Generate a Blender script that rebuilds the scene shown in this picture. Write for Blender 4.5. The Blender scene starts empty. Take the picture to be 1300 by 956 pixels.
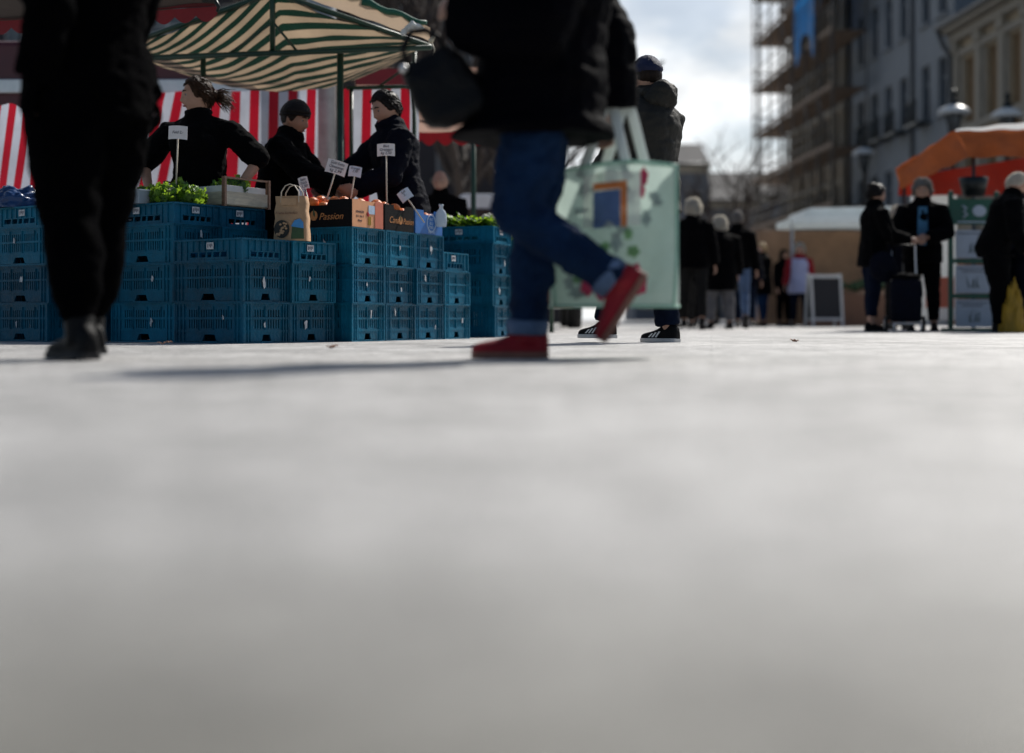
import bpy, bmesh, math, random
from mathutils import Vector as V, Matrix, noise
R = math.radians
rnd = random.Random(7)
scene = bpy.context.scene
COL = scene.collection
F, CX, HY, CZ = 1800.0, 650.0, 405.0, 0.145      # focal length in photo pixels, principal column, horizon row, camera height

def P(px, py, d):
    return V(((px - CX) / F * d, d, CZ + (HY - py) / F * d))

# ---------------------------------------------------------------- tags
def tag(o, label=None, cat=None, group=None, kind=None):
    if label: o['label'] = label
    if cat: o['category'] = cat
    if group: o['group'] = group
    if kind: o['kind'] = kind
    return o

def thing(name, label, cat, loc=(0, 0, 0), rz=0.0, group=None):
    o = bpy.data.objects.new(name, None)
    o.empty_display_size = .1
    COL.objects.link(o)
    o.location = loc
    o.rotation_euler = (0, 0, rz)
    return tag(o, label, cat, group)

def link(name, me, parent=None, loc=None):
    o = bpy.data.objects.new(name, me)
    COL.objects.link(o)
    if parent is not None: o.parent = parent
    if loc is not None: o.location = loc
    return o

def copy_tree(o, parent=None):
    c = o.copy()
    COL.objects.link(c)
    c.parent = parent
    for ch in o.children:
        copy_tree(ch, c)
    return c

# ---------------------------------------------------------------- mesh builder
class MB:
    def __init__(self):
        self.bm = bmesh.new()
    def box(self, c, s, rot=None, mi=0):
        hx, hy, hz = s[0] / 2, s[1] / 2, s[2] / 2
        vs = []
        for sx, sy, sz in ((-1,-1,-1),(1,-1,-1),(1,1,-1),(-1,1,-1),(-1,-1,1),(1,-1,1),(1,1,1),(-1,1,1)):
            p = V((sx*hx, sy*hy, sz*hz))
            if rot is not None: p = rot @ p
            vs.append(self.bm.verts.new(p + V(c)))
        for q in ((0,3,2,1),(4,5,6,7),(0,1,5,4),(1,2,6,5),(2,3,7,6),(3,0,4,7)):
            f = self.bm.faces.new([vs[i] for i in q]); f.material_index = mi
        return self
    def quad(self, pts, mi=0):
        f = self.bm.faces.new([self.bm.verts.new(V(p)) for p in pts]); f.material_index = mi
        return self
    def prism(self, pts, ext, mi=0):
        ext = V(ext)
        a = [self.bm.verts.new(V(p)) for p in pts]
        b = [self.bm.verts.new(V(p) + ext) for p in pts]
        n = len(a)
        for f in ([self.bm.faces.new(a[::-1]), self.bm.faces.new(b)] +
                  [self.bm.faces.new((a[i], a[(i+1) % n], b[(i+1) % n], b[i])) for i in range(n)]):
            f.material_index = mi
        return self
    def rings(self, rings, caps=True, mi=0, closed=False):
        vr = [[self.bm.verts.new(p) for p in r] for r in rings]
        n = len(vr[0])
        m = len(vr)
        for i in range(m - (0 if closed else 1)):
            a, b = vr[i], vr[(i + 1) % m]
            for j in range(n):
                f = self.bm.faces.new((a[j], a[(j+1) % n], b[(j+1) % n], b[j]))
                f.material_index = mi; f.smooth = True
        if caps and not closed:
            self.bm.faces.new(vr[0][::-1]).material_index = mi
            self.bm.faces.new(vr[-1]).material_index = mi
        return self
    def tube(self, pts, r, n=8, mi=0, caps=True, flat=1.0, up=None):
        pts = [V(p) for p in pts]
        rs = list(r) if isinstance(r, (list, tuple)) else [r] * len(pts)
        out = []
        ref = V(up) if up is not None else None
        for i, p in enumerate(pts):
            t = (pts[min(i+1, len(pts)-1)] - pts[max(i-1, 0)])
            if t.length < 1e-9: t = V((0, 0, 1))
            t.normalize()
            if ref is None:
                ref = V((0, 1, 0)) if abs(t.y) < .8 else V((1, 0, 0))
            u = (ref - t * ref.dot(t))
            if u.length < 1e-6: u = t.orthogonal()
            u.normalize(); ref = u
            w = t.cross(u)
            out.append([p + u * (math.cos(a) * rs[i]) + w * (math.sin(a) * rs[i] * flat) for a in [2*math.pi*k/n for k in range(n)]])
        return self.rings(out, caps, mi)
    def capsule(self, pts, r, n=12, mi=0, flat=1.0, up=None):
        """tube with rounded ends"""
        pts = [V(p) for p in pts]
        rs = list(r) if isinstance(r, (list, tuple)) else [r] * len(pts)
        d0 = (pts[0] - pts[1]).normalized(); d1 = (pts[-1] - pts[-2]).normalized()
        a = [(pts[0] + d0 * rs[0] * s, rs[0] * c) for s, c in ((.98, .2), (.8, .6), (.45, .89))]
        b = [(pts[-1] + d1 * rs[-1] * s, rs[-1] * c) for s, c in ((.45, .89), (.8, .6), (.98, .2))]
        al = a + list(zip(pts, rs)) + b
        return self.tube([p for p, _ in al], [q for _, q in al], n, mi, True, flat, up)
    def ball(self, c, r, sc=(1, 1, 1), n=14, m=9, mi=0, rot=None):
        rr = []
        for i in range(m + 1):
            th = math.pi * (i + .02) / (m + .04)
            ring = []
            for j in range(n):
                p = V((r*sc[0]*math.sin(th)*math.cos(2*math.pi*j/n), r*sc[1]*math.sin(th)*math.sin(2*math.pi*j/n), -r*sc[2]*math.cos(th)))
                if rot is not None: p = rot @ p
                ring.append(p + V(c))
            rr.append(ring)
        return self.rings(rr, True, mi)
    def lathe(self, prof, n=24, c=(0, 0, 0), mi=0, caps=True):
        return self.rings([[V((c[0] + r*math.cos(2*math.pi*k/n), c[1] + r*math.sin(2*math.pi*k/n), c[2] + z)) for k in range(n)] for r, z in prof], caps, mi)
    def sheet(self, fn, nu, nv, uv=None, mi=0):
        lay = self.bm.loops.layers.uv.verify() if uv else None
        g = [[self.bm.verts.new(fn(i/nu, j/nv)) for j in range(nv+1)] for i in range(nu+1)]
        for i in range(nu):
            for j in range(nv):
                f = self.bm.faces.new((g[i][j], g[i+1][j], g[i+1][j+1], g[i][j+1]))
                f.smooth = True; f.material_index = mi
                if uv:
                    for lp, (a, b) in zip(f.loops, ((i, j), (i+1, j), (i+1, j+1), (i, j+1))):
                        lp[lay].uv = uv(a/nu, b/nv)
        return self
    def mesh(self, name='m', smooth=False):
        me = bpy.data.meshes.new(name)
        if smooth:
            for f in self.bm.faces: f.smooth = True
        bmesh.ops.recalc_face_normals(self.bm, faces=self.bm.faces)
        self.bm.to_mesh(me); self.bm.free()
        return me
    def build(self, name, mats, parent=None, loc=None, smooth=False, bevel=0):
        me = self.mesh(name, smooth)
        for m in (mats if isinstance(mats, (list, tuple)) else [mats]): me.materials.append(m)
        o = link(name, me, parent, loc)
        if bevel:
            b = o.modifiers.new('bevel', 'BEVEL'); b.width = bevel; b.segments = 2; b.limit_method = 'ANGLE'
        return o

def fuse(mb, name, voxel, smooth=4, disp=None, mats=()):
    """one continuous skin around all the shapes collected in mb"""
    me = mb.mesh('tmp')
    o = bpy.data.objects.new('tmp', me); COL.objects.link(o)
    r = o.modifiers.new('r', 'REMESH'); r.mode = 'VOXEL'; r.voxel_size = voxel; r.use_smooth_shade = True
    if smooth:
        s = o.modifiers.new('s', 'SMOOTH'); s.factor = .5; s.iterations = smooth
    dg = bpy.context.evaluated_depsgraph_get()
    out = bpy.data.meshes.new_from_object(o.evaluated_get(dg))
    bpy.data.objects.remove(o); bpy.data.meshes.remove(me)
    out.name = name
    if disp:
        ns = [v.normal.copy() for v in out.vertices]
        for v, n in zip(out.vertices, ns):
            v.co += n * disp(v.co, n)
    for p in out.polygons: p.use_smooth = True
    for m in mats: out.materials.append(m)
    return out

# ---------------------------------------------------------------- materials
def _n(nt, t, **kw):
    n = nt.nodes.new(t)
    for k, v in kw.items():
        setattr(n, k, v)
    return n
MATS = {}
def newmat(name):
    m = bpy.data.materials.new(name); m.use_nodes = True
    nt = m.node_tree
    nt.nodes.clear()
    out = _n(nt, 'ShaderNodeOutputMaterial'); b = _n(nt, 'ShaderNodeBsdfPrincipled')
    nt.links.new(b.outputs[0], out.inputs[0])
    return m, nt, b, out
def mat(name, col, rough=.6, var=.25, vs=6.0, bump=0.0, bs=80.0, metal=0.0, spec=.5, trans=0.0, stretch=(1, 1, 1), tcol=None, sheen=0.0, rvar=.1, orand=0.0):
    if name in MATS: return MATS[name]
    m, nt, b, out = newmat(name)
    L = nt.links.new
    tc = _n(nt, 'ShaderNodeTexCoord'); mp = _n(nt, 'ShaderNodeMapping')
    mp.inputs['Scale'].default_value = stretch
    L(tc.outputs['Object'], mp.inputs[0])
    nz = _n(nt, 'ShaderNodeTexNoise'); nz.inputs['Scale'].default_value = vs; nz.inputs['Detail'].default_value = 5; nz.inputs['Roughness'].default_value = .65
    L(mp.outputs[0], nz.inputs[0])
    mr = _n(nt, 'ShaderNodeMapRange'); mr.inputs[1].default_value = .3; mr.inputs[2].default_value = .7
    mr.inputs[3].default_value = 1 - var; mr.inputs[4].default_value = 1 + var
    L(nz.outputs[0], mr.inputs[0])
    vm = _n(nt, 'ShaderNodeVectorMath', operation='SCALE'); vm.inputs[0].default_value = col[:3]
    L(mr.outputs[0], vm.inputs['Scale'])
    csrc = vm.outputs[0]
    if orand:
        oi = _n(nt, 'ShaderNodeObjectInfo'); mo = _n(nt, 'ShaderNodeMapRange'); mo.inputs[3].default_value = 1 - orand; mo.inputs[4].default_value = 1 + orand
        L(oi.outputs['Random'], mo.inputs[0]); v2 = _n(nt, 'ShaderNodeVectorMath', operation='SCALE'); L(csrc, v2.inputs[0]); L(mo.outputs[0], v2.inputs['Scale'])
        # grey dirt rubbed into some of the surface
        nd = _n(nt, 'ShaderNodeTexNoise'); nd.inputs['Scale'].default_value = 3.2; nd.inputs['Detail'].default_value = 8; nd.inputs['Roughness'].default_value = .75
        ad = _n(nt, 'ShaderNodeVectorMath', operation='ADD'); sc = _n(nt, 'ShaderNodeVectorMath', operation='SCALE'); sc.inputs[0].default_value = (37, 17, 29); L(oi.outputs['Random'], sc.inputs['Scale'])
        L(tc.outputs['Object'], ad.inputs[0]); L(sc.outputs[0], ad.inputs[1]); L(ad.outputs[0], nd.inputs[0])
        mf = _n(nt, 'ShaderNodeMapRange'); mf.inputs[1].default_value = .56; mf.inputs[2].default_value = .78; mf.inputs[4].default_value = .45; L(nd.outputs[0], mf.inputs[0])
        mxd = _n(nt, 'ShaderNodeMix', data_type='RGBA'); L(mf.outputs[0], mxd.inputs[0]); L(v2.outputs[0], mxd.inputs[6]); mxd.inputs[7].default_value = (.075, .10, .11, 1)
        csrc = mxd.outputs[2]
    L(csrc, b.inputs['Base Color'])
    mr2 = _n(nt, 'ShaderNodeMapRange'); mr2.inputs[1].default_value = .3; mr2.inputs[2].default_value = .7
    mr2.inputs[3].default_value = max(0.02, rough - rvar); mr2.inputs[4].default_value = min(1, rough + rvar)
    L(nz.outputs[0], mr2.inputs[0]); L(mr2.outputs[0], b.inputs['Roughness'])
    b.inputs['Metallic'].default_value = metal
    b.inputs['Specular IOR Level'].default_value = spec
    if sheen:
        b.inputs['Sheen Weight'].default_value = sheen; b.inputs['Sheen Roughness'].default_value = .5
    if bump:
        n2 = _n(nt, 'ShaderNodeTexNoise'); n2.inputs['Scale'].default_value = bs; n2.inputs['Detail'].default_value = 4
        L(mp.outputs[0], n2.inputs[0])
        bp = _n(nt, 'ShaderNodeBump'); bp.inputs['Strength'].default_value = bump; bp.inputs['Distance'].default_value = .02
        L(n2.outputs[0], bp.inputs['Height']); L(bp.outputs[0], b.inputs['Normal'])
    if trans:
        t = _n(nt, 'ShaderNodeBsdfTranslucent'); t.inputs[0].default_value = (*(tcol or col)[:3], 1)
        mx = _n(nt, 'ShaderNodeMixShader'); mx.inputs[0].default_value = trans
        L(b.outputs[0], mx.inputs[1]); L(t.outputs[0], mx.inputs[2]); L(mx.outputs[0], out.inputs[0])
    MATS[name] = m
    return m
def striped(name, ca, cb, duty=.5, trans=.4, rough=.7):
    m, nt, b, out = newmat(name)
    L = nt.links.new
    uv = _n(nt, 'ShaderNodeUVMap'); sp = _n(nt, 'ShaderNodeSeparateXYZ'); L(uv.outputs[0], sp.inputs[0])
    fr = _n(nt, 'ShaderNodeMath', operation='FRACT'); L(sp.outputs[0], fr.inputs[0])
    gt = _n(nt, 'ShaderNodeMath', operation='GREATER_THAN'); gt.inputs[1].default_value = duty; L(fr.outputs[0], gt.inputs[0])
    mx = _n(nt, 'ShaderNodeMix', data_type='RGBA'); mx.inputs[6].default_value = (*ca, 1); mx.inputs[7].default_value = (*cb, 1)
    L(gt.outputs[0], mx.inputs[0])
    tc = _n(nt, 'ShaderNodeTexCoord')
    nz = _n(nt, 'ShaderNodeTexNoise'); nz.inputs['Scale'].default_value = 3; nz.inputs['Detail'].default_value = 6; L(tc.outputs['Object'], nz.inputs[0])
    mr = _n(nt, 'ShaderNodeMapRange'); mr.inputs[1].default_value = .3; mr.inputs[2].default_value = .7; mr.inputs[3].default_value = .72; mr.inputs[4].default_value = 1.1
    L(nz.outputs[0], mr.inputs[0])
    vm = _n(nt, 'ShaderNodeVectorMath', operation='SCALE'); L(mx.outputs[2], vm.inputs[0]); L(mr.outputs[0], vm.inputs['Scale'])
    L(vm.outputs[0], b.inputs['Base Color']); b.inputs['Roughness'].default_value = rough
    n2 = _n(nt, 'ShaderNodeTexNoise'); n2.inputs['Scale'].default_value = 9; L(tc.outputs['Object'], n2.inputs[0])
    bp = _n(nt, 'ShaderNodeBump'); bp.inputs['Strength'].default_value = .5; bp.inputs['Distance'].default_value = .03; L(n2.outputs[0], bp.inputs['Height']); L(bp.outputs[0], b.inputs['Normal'])
    t = _n(nt, 'ShaderNodeBsdfTranslucent'); L(vm.outputs[0], t.inputs[0])
    ms = _n(nt, 'ShaderNodeMixShader'); ms.inputs[0].default_value = trans
    L(b.outputs[0], ms.inputs[1]); L(t.outputs[0], ms.inputs[2]); L(ms.outputs[0], out.inputs[0])
    MATS[name] = m
    return m

# ---------------------------------------------------------------- lettering
def lettering(name, text, size, m, parent, M, shear=0.0, align='CENTER', sx=1.0):
    cu = bpy.data.curves.new('txt', 'FONT'); cu.body = text; cu.size = size; cu.shear = shear
    cu.align_x = align; cu.align_y = 'CENTER'; cu.extrude = .0004; cu.space_line = .9
    o = bpy.data.objects.new('txt', cu); COL.objects.link(o)
    me = bpy.data.meshes.new_from_object(o.evaluated_get(bpy.context.evaluated_depsgraph_get()))
    bpy.data.objects.remove(o); bpy.data.curves.remove(cu)
    me.transform(M @ Matrix.Diagonal((sx, 1, 1, 1)))
    me.materials.clear(); me.materials.append(m)
    return link(name, me, parent)
FACE = Matrix.Rotation(R(90), 4, 'X')       # lettering that reads from -Y
def Tm(x, y, z): return Matrix.Translation((x, y, z))
# ================================================================ people
def sstep(x, a, b):
    t = max(0, min(1, (x - a) / (b - a))); return t * t * (3 - 2 * t)
def ex(v): return math.exp(-v)
def head_pt(d, off=0.0):
    x, y, z = .098 * d.x, .077 * d.y, .118 * d.z
    if z < 0:
        t = min(1, -z / .118)
        y *= 1 - .26 * t ** 1.5
        if x < 0: x *= 1 - .40 * t
    w = sstep(x, .02, .06)
    if w > 0:
        ay = abs(y)
        tri = max(0, min((z + .045) / .012, (.03 - z) / .055, 1)) if -.045 < z < .03 else 0
        a = .027 * ex((y / .013) ** 2) * tri
        a += .006 * ex(((z - .03) / .012) ** 2 + (y / .045) ** 2)
        a -= .011 * ex(((ay - .032) / .016) ** 2 + ((z - .01) / .011) ** 2)
        a += .008 * ex(((z + .060) / .011) ** 2 + (y / .022) ** 2) - .004 * ex(((z + .060) / .003) ** 2 + (y / .02) ** 2)
        a += .012 * ex(((z + .098) / .016) ** 2 + (y / .022) ** 2)
        a += .004 * ex(((ay - .045) / .02) ** 2 + ((z + .02) / .02) ** 2)
        x += a * w
    p = V((x, y, z))
    return p + d * off
def head_shell(mb, M, off, seg=40, rg=28, k=1.0):
    """off(d) -> outward offset"""
    rr = []
    for i in range(rg + 1):
        th = math.pi * (i + .05) / (rg + .1)
        ring = []
        for j in range(seg):
            a = 2 * math.pi * j / seg
            d = V((math.sin(th) * math.cos(a), math.sin(th) * math.sin(a), -math.cos(th)))
            ring.append(M @ (head_pt(d, off(d)) * k))
        rr.append(ring)
    mb.rings(rr)
def hairline(x, style):
    if style == 'long': return -1.1 if x < .1 else -.9 + (x - .1) * 2.1 if x < .8 else .55
    if style == 'beanie': return .02 + (x + 1) * .17
    if style == 'cap': return .05 + (x + 1) * .12
    f = -.55 + (x + 1) * .27 if x < .30 else min(-.20 + (x - .30) * 2.3, .58 + (x - .64) * .3)
    return f
def ik(a, t, l1, l2, pole):
    dv = t - a; d = min(dv.length, (l1 + l2) * .999); u = dv.normalized()
    c = (l1*l1 + d*d - l2*l2) / (2*d)
    h = math.sqrt(max(0, l1*l1 - c*c))
    pv = V(pole); pv = pv - u * pv.dot(u)
    pv.normalize()
    return a + u * c + pv * h, a + u * d
def wrinkle(amp, f=(7, 7, 16), seed=0.0, quilt=0.0, qp=.09):
    def g(co, n):
        q = V((co.x * f[0] + seed, co.y * f[1] + seed * 1.7, co.z * f[2]))
        w = noise.noise(q) + .5 * noise.noise(q * 2.3) + .25 * noise.noise(q * 5)
        s = amp * w
        if quilt:
            s += quilt * (abs(math.sin(math.pi * co.z / qp)) ** .6 - .6)
        return s
    return g
def hand(mb, wrist, d, pn, s, curl=35, side=1):
    d = d.normalized(); pn = (pn - d * pn.dot(d)).normalized(); w = d.cross(pn) * side
    mb.capsule([wrist, wrist + d * .03 * s, wrist + d * .085 * s], [.024*s, .030*s, .034*s], 10, flat=.5, up=w)
    for i, (o, ln) in enumerate(((-.030, .072), (-.010, .082), (.011, .076), (.031, .060))):
        p = wrist + d * .085 * s + w * o * s
        dd = (d + w * o * 2.2).normalized(); pts = [p - dd * .02 * s, p]
        for k, fr in enumerate((.45, .32, .23)):
            c = R(curl * (k + .6)); q = (dd * math.cos(c) + pn * math.sin(c))
            p = p + q * ln * fr * s; pts.append(p)
        mb.capsule(pts, [.0095*s, .0095*s, .009*s, .008*s, .007*s], 7)
    p = wrist + d * .03 * s - w * .026 * s
    q = (d * .75 - w * .6 + pn * .25).normalized()
    mb.capsule([p, p + q * .04 * s, p + (q * .045 + d * .03 + pn * .012) * s], [.013*s, .011*s, .009*s], 7)

def person(label, x, y, rz, h=1.7, g=1.0, lean=0.0, legL=(0, 0, 3, 0), legR=(0, 0, 3, 0), armL=(5, 12, 12, 0), armR=(5, 12, 12, 0),
           head=(0, 5), skin='skin', hair=('short', 'hair_dark'), top=None, legs=None, shoe=None, vox=.014, group='people walking and shopping in the market',
           curl=35, eyes=False, gloves=None, z0=0.0, loc_hip=0.0):
    """facing local +x. leg = (hip flexion, knee flexion, abduction, heel lift) or ('t', ankle x, ankle z, heel lift); arm = (flexion, abduction, elbow, inward) or ('t', hand point, pole)"""
    root = thing('person', label, 'person', (x, y, z0), rz, group)
    k = h / 1.7
    top = dict(dict(mat='cloth_black', hem=-.02, thick=.016, flare=1.0, sleeve=1.0, wr=.010), **(top or {}))
    legs = dict(dict(mat='cloth_black', thick=.012, w=1.0, cuff=.05, wr=.010), **(legs or {}))
    shoe = dict(dict(mat='shoe_black', sole='sole_dark', boot=0), **(shoe or {}))
    # ---- skeleton, pelvis at origin
    thl, shl = .243 * h, .240 * h
    hips = {'L': V((0, .052*h*g**.4, -.02*h)), 'R': V((0, -.052*h*g**.4, -.02*h))}
    J = {}
    minz = 0
    for s, leg in (('L', legL), ('R', legR)):
        sg = 1 if s == 'L' else -1
        if leg[0] == 't': continue
        hf, kf, ab, fp = leg
        kn = hips[s] + V((math.sin(R(hf)), sg*math.sin(R(ab)), -math.cos(R(hf)))) * thl
        an = kn + V((math.sin(R(hf-kf)), sg*math.sin(R(ab))*.6, -math.cos(R(hf-kf)))) * shl
        J[s] = (kn, an, fp)
        c, sn = math.cos(R(fp)), math.sin(R(fp))
        for t in (-.06, .19):
            minz = min(minz, (an + V((c*t*k - sn*.075*k, 0, -sn*t*k - c*.075*k))).z)
    pz = -minz if minz < 0 else .02*h + (thl + shl)*.992 + .075*k
    for s, leg in (('L', legL), ('R', legR)):
        if leg[0] != 't': continue
        tx, tz, fp = leg[1:4]
        tgt = V((tx, hips[s].y, tz - pz))
        kn, an = ik(hips[s], tgt, thl, shl, (1, 0, 0))
        J[s] = (kn, an, fp)
    O = V((0, 0, pz))
    la = R(lean)
    up = V((math.sin(la), 0, math.cos(la))); fw = V((math.cos(la), 0, -math.sin(la)))
    def T(z, fx=0, yy=0): return O + up * (z * h) + fw * fx + V((0, yy, 0))     # torso frame, z as a share of h above the pelvis
    sh = {'L': T(.262, 0, .104*h*g**.5), 'R': T(.262, 0, -.104*h*g**.5)}
    neck = T(.315, -.005); hd0 = T(.345, .012*k)
    hyaw, hpit = head
    HM = Matrix.Translation(hd0 + (up*.6 + V((0, 0, .4))) * .045 * h) @ Matrix.Rotation(R(hyaw), 4, 'Z') @ Matrix.Rotation(R(hpit), 4, 'Y')
    ual, fal = .172 * h, .150 * h
    A = {}
    for s, arm in (('L', armL), ('R', armR)):
        sg = 1 if s == 'L' else -1
        if arm[0] == 't':
            el, wr = ik(sh[s], V(arm[1]), ual, fal, arm[2])
        else:
            sf, ab, ef, inw = arm
            ud = V((math.sin(R(sf)), sg*math.sin(R(ab)), -math.cos(R(sf))*math.cos(R(ab)))).normalized()
            fd = V((math.sin(R(sf+ef))*math.cos(R(inw)), sg*math.sin(R(ab))*.7 - sg*math.sin(R(inw))*abs(math.sin(R(sf+ef))), -math.cos(R(sf+ef)))).normalized()
            el = sh[s] + ud * ual; wr = el + fd * fal
        A[s] = (sh[s], el, wr)
    # ---- body
    b = MB()
    def ell(z, rx, ry, fx=0, n=20, sq=1.0, M=T):
        c = M(z, fx)
        return [c + fw * (rx*math.cos(2*math.pi*i/n)) + V((0, ry*math.sin(2*math.pi*i/n), 0)) for i in range(n)]
    gx, gy = k*g, k*g**.8
    prof = [(-.06, .07, .09), (-.03, .105, .150), (.02, .115, .165), (.07, .105, .150), (.12, .100, .138), (.17, .108, .148), (.22, .118, .158), (.262, .106, .146), (.290, .078, .108), (.312, .055, .066)]
    b.rings([ell(z, rx*gx*.95, ry*gy*.95) for z, rx, ry in prof])
    b.capsule([T(.29), neck, hd0 + up*.04*k], [.062*k, .054*k, .052*k], 12)
    for s in 'LR':
        kn, an, fp = J[s]; hp = hips[s] + O; kn = kn + O; an = an + O
        b.capsule([hp + V((0, 0, .02)), hp*.5+kn*.5, kn, kn*.65+an*.35 + V((-.012, 0, 0)), an], [.082*k*g, .072*k*g, .052*k*g**.7, .052*k*g**.7, .036*k], 12)
        S, el, wr = A[s]
        b.capsule([T(.30), S.lerp(T(.27), .35)], [.036*k, .034*k], 10)
        b.capsule([S.lerp(el, .14), S*.5+el*.5, el, el*.7+wr*.3, wr], [.044*k*g**.7, .046*k*g**.7, .038*k, .038*k, .027*k], 10)
        sg = 1 if s == 'L' else -1
        hand(b, wr, wr - el, V((0, -sg, 0)) + V((.15, 0, 0)), k, curl, 1 if s == 'L' else -1)
    head_shell(b, HM, lambda d: 0.0, k=k)
    for sg in (1, -1):
        b.ball(HM @ V((-.008*k, .076*k*sg, -.004*k)), .028*k, (.75, .35, 1.15), 10, 7, rot=HM.to_3x3())
    link('body', fuse(b, 'body', vox, 3, None, [M_[skin]]), root)
    if gloves:
        for s in 'LR':
            S, el, wr = A[s]; sg = 1 if s == 'L' else -1; q = (wr - el).normalized()
            b = MB(); hand(b, wr, wr - el, V((0, -sg, 0)) + V((.15, 0, 0)), k*1.14, curl, sg); b.tube([wr - q*.03, wr + q*.02], [.046*k, .036*k], 10)
            link('glove', fuse(b, 'glove', .008, 2, None, [M_[gloves]]), root)
    # ---- trousers
    b = MB()
    th = legs['thick']
    b.rings([ell(z, rx*gx + th, ry*gy + th) for z, rx, ry in [(-.075, .08, .11), (-.05, .10, .14)] + prof[1:4]])
    for s in 'LR':
        kn, an, fp = J[s]; hp = hips[s] + O; kn = kn + O; an = an + O
        w = legs['w']
        end = an + (kn - an).normalized() * legs['cuff']
        b.capsule([hp, hp*.5+kn*.5, kn], [.086*k*g+th, .076*k*g*w+th, .058*k*g**.8*w+th], 14)
        b.tube([kn + (hp-kn).normalized()*.05, kn, kn*.6+end*.4 + V((-.012, 0, 0)), kn*.25+end*.75, end], [.056*k*g**.8*w+th, .056*k*g**.8*w+th, .056*k*g**.8*w+th, .046*k*g**.7*w+th, legs.get('hemr', .044*k*g**.6*w+th)], 14)
    link('trousers', fuse(b, 'trousers', vox, 2, wrinkle(legs['wr'], (9, 9, 13), x), [M_[legs['mat']]]), root)
    if legs.get('turnup'):
        for s in 'LR':
            kn, an, fp = J[s]; kn = kn + O; an = an + O; q = (kn-an).normalized(); end = an + q * legs['cuff']
            hr = legs.get('hemr', .044*k*g**.6*legs['w']+th) + .008
            b = MB(); b.tube([end - q*.004, end + q*.005, end + q*.045, end + q*.052], [hr-.006, hr, hr+.003, hr-.004], 16)
            link('turn_up', fuse(b, 'turn_up', .008, 1, wrinkle(.006, (12, 12, 12)), [M_[legs['turnup']]]), root)
    # ---- jacket or coat
    b = MB(); th = top['thick']; hem = top['hem']
    secs = []
    hz = -.06 if hem < -.06 else hem
    if hem < -.06:
        fl = top['flare']
        mid = (J['L'][0] + J['R'][0]) * .5
        for t in (1.0, .66, .33):
            z = -.06 + (hem + .06) * t
            cxo = mid.x * .55 * t
            c = O + V((cxo, 0, z * h))
            rx = (.125*gx + th) * (1 + (fl - 1) * t) + abs(J['L'][0].x - J['R'][0].x) * .30 * t; ry = (.168*gy + th) * (1 + (fl - 1) * .6 * t)
            secs.append([c + V((rx*math.cos(2*math.pi*i/20), ry*math.sin(2*math.pi*i/20), 0)) for i in range(20)])
    secs += [ell(z, rx*gx + th, ry*gy + th) for z, rx, ry in ([(hem, .114, .162)] if hem >= -.06 else [(-.05, .118, .165)]) + [q for q in prof[2:] if q[0] > hem + .02]]
    b.rings(secs)
    if top.get('belly'): b.ball(T(.09, .05*k), .14*k*g, (.9, 1.0, 1.0))
    if top.get('bust'):
        for sg in (1, -1): b.ball(T(.205, .085*k*g, .065*k*sg), .075*k*g)
    b.capsule([T(.27), T(.318)], [.085*k+th*.5, .064*k+th], 14)
    sl = top['sleeve']
    for s in 'LR':
        S, el, wr = A[s]; e = el.lerp(wr, sl) if sl <= 1 else wr
        thk = th * 1.0
        if sl > 0:
            b.capsule([T(.298), S.lerp(T(.27), .25)], [.050*k+thk*.7, .050*k+thk*.8], 10)
            b.capsule([S + (T(.2) - S) * .12, S, S*.5+el*.5, el], [.06*k*g**.6+thk, .058*k*g**.6+thk, .054*k*g**.6+thk, .046*k*g**.5+thk], 12)
            b.tube([el + (S-el).normalized()*.04, el, el.lerp(e, .5), e], [.046*k*g**.5+thk, .046*k*g**.5+thk, .043*k*g**.4+thk, .037*k+thk], 12)
        else:
            b.capsule([T(.298), S.lerp(T(.27), .25)], [.050*k+thk*.7, .050*k+thk*.8], 10)
            b.capsule([S + (T(.2) - S) * .12, S, S.lerp(el, 1 + sl)], [.06*k*g**.6+thk, .058*k*g**.6+thk, .060*k*g**.6+thk], 12)
    if top.get('collar'):
        b.tube([T(.30), T(.335 if top['collar'] is True else top['collar'], .004)], [.070*k+th, .066*k+th], 16)
    link(top.get('name', 'jacket'), fuse(b, 'jacket', vox, 2, wrinkle(top['wr'], top.get('wf', (7, 7, 14)), x*3+1, top.get('quilt', 0), top.get('qp', .09)), [M_[top['mat']]]), root)
    if top.get('hood'):
        b = MB()
        c = T(.315, -.09*k)
        b.ball(c + V((0, 0, .0)), .115*k, (.75, 1.1, .95), 18, 12, rot=Matrix.Rotation(R(-25), 3, 'Y'))
        b.tube([T(.335, .05*k, .075*k), T(.335, -.04*k, .10*k), T(.335, -.10*k, 0), T(.335, -.04*k, -.10*k), T(.335, .05*k, -.075*k)], .035*k, 10)
        link('hood', fuse(b, 'hood', .01, 3, wrinkle(.018, (11, 11, 11), 3), [M_[top['mat']]]), root)
    # ---- shoes
    for s in 'LR':
        kn, an, fp = J[s]; an = an + O; kn = kn + O
        c, sn = math.cos(R(fp)), math.sin(R(fp))
        f = V((c, 0, -sn)); u = V((sn, 0, c)); yv = V((0, 1, 0))
        b = MB(); so = MB(); rr = []; s1 = []; s2 = []
        bend = legs.get('toe', 0)
        for t, hw, ht in ((-.075, .020, .060), (-.068, .031, .085), (-.045, .038, .105), (-.01, .040, .112), (.03, .040, .098), (.07, .043, .072), (.11, .047, .058), (.15, .046, .050), (.18, .036, .042), (.197, .018, .032)):
            base = an + f*(t*k) - u*(.075*k); ht = ht + .01
            rr.append([base + yv*(hw*k*math.copysign(abs(math.cos(a))**.7, math.cos(a))) + u*(k*(.018 + (ht-.018)*max(0, math.sin(a))**.8)) for a in [2*math.pi*i/14 for i in range(14)]])
            q = hw + .005
            s1.append((base, q))
        b.rings(rr)
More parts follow.
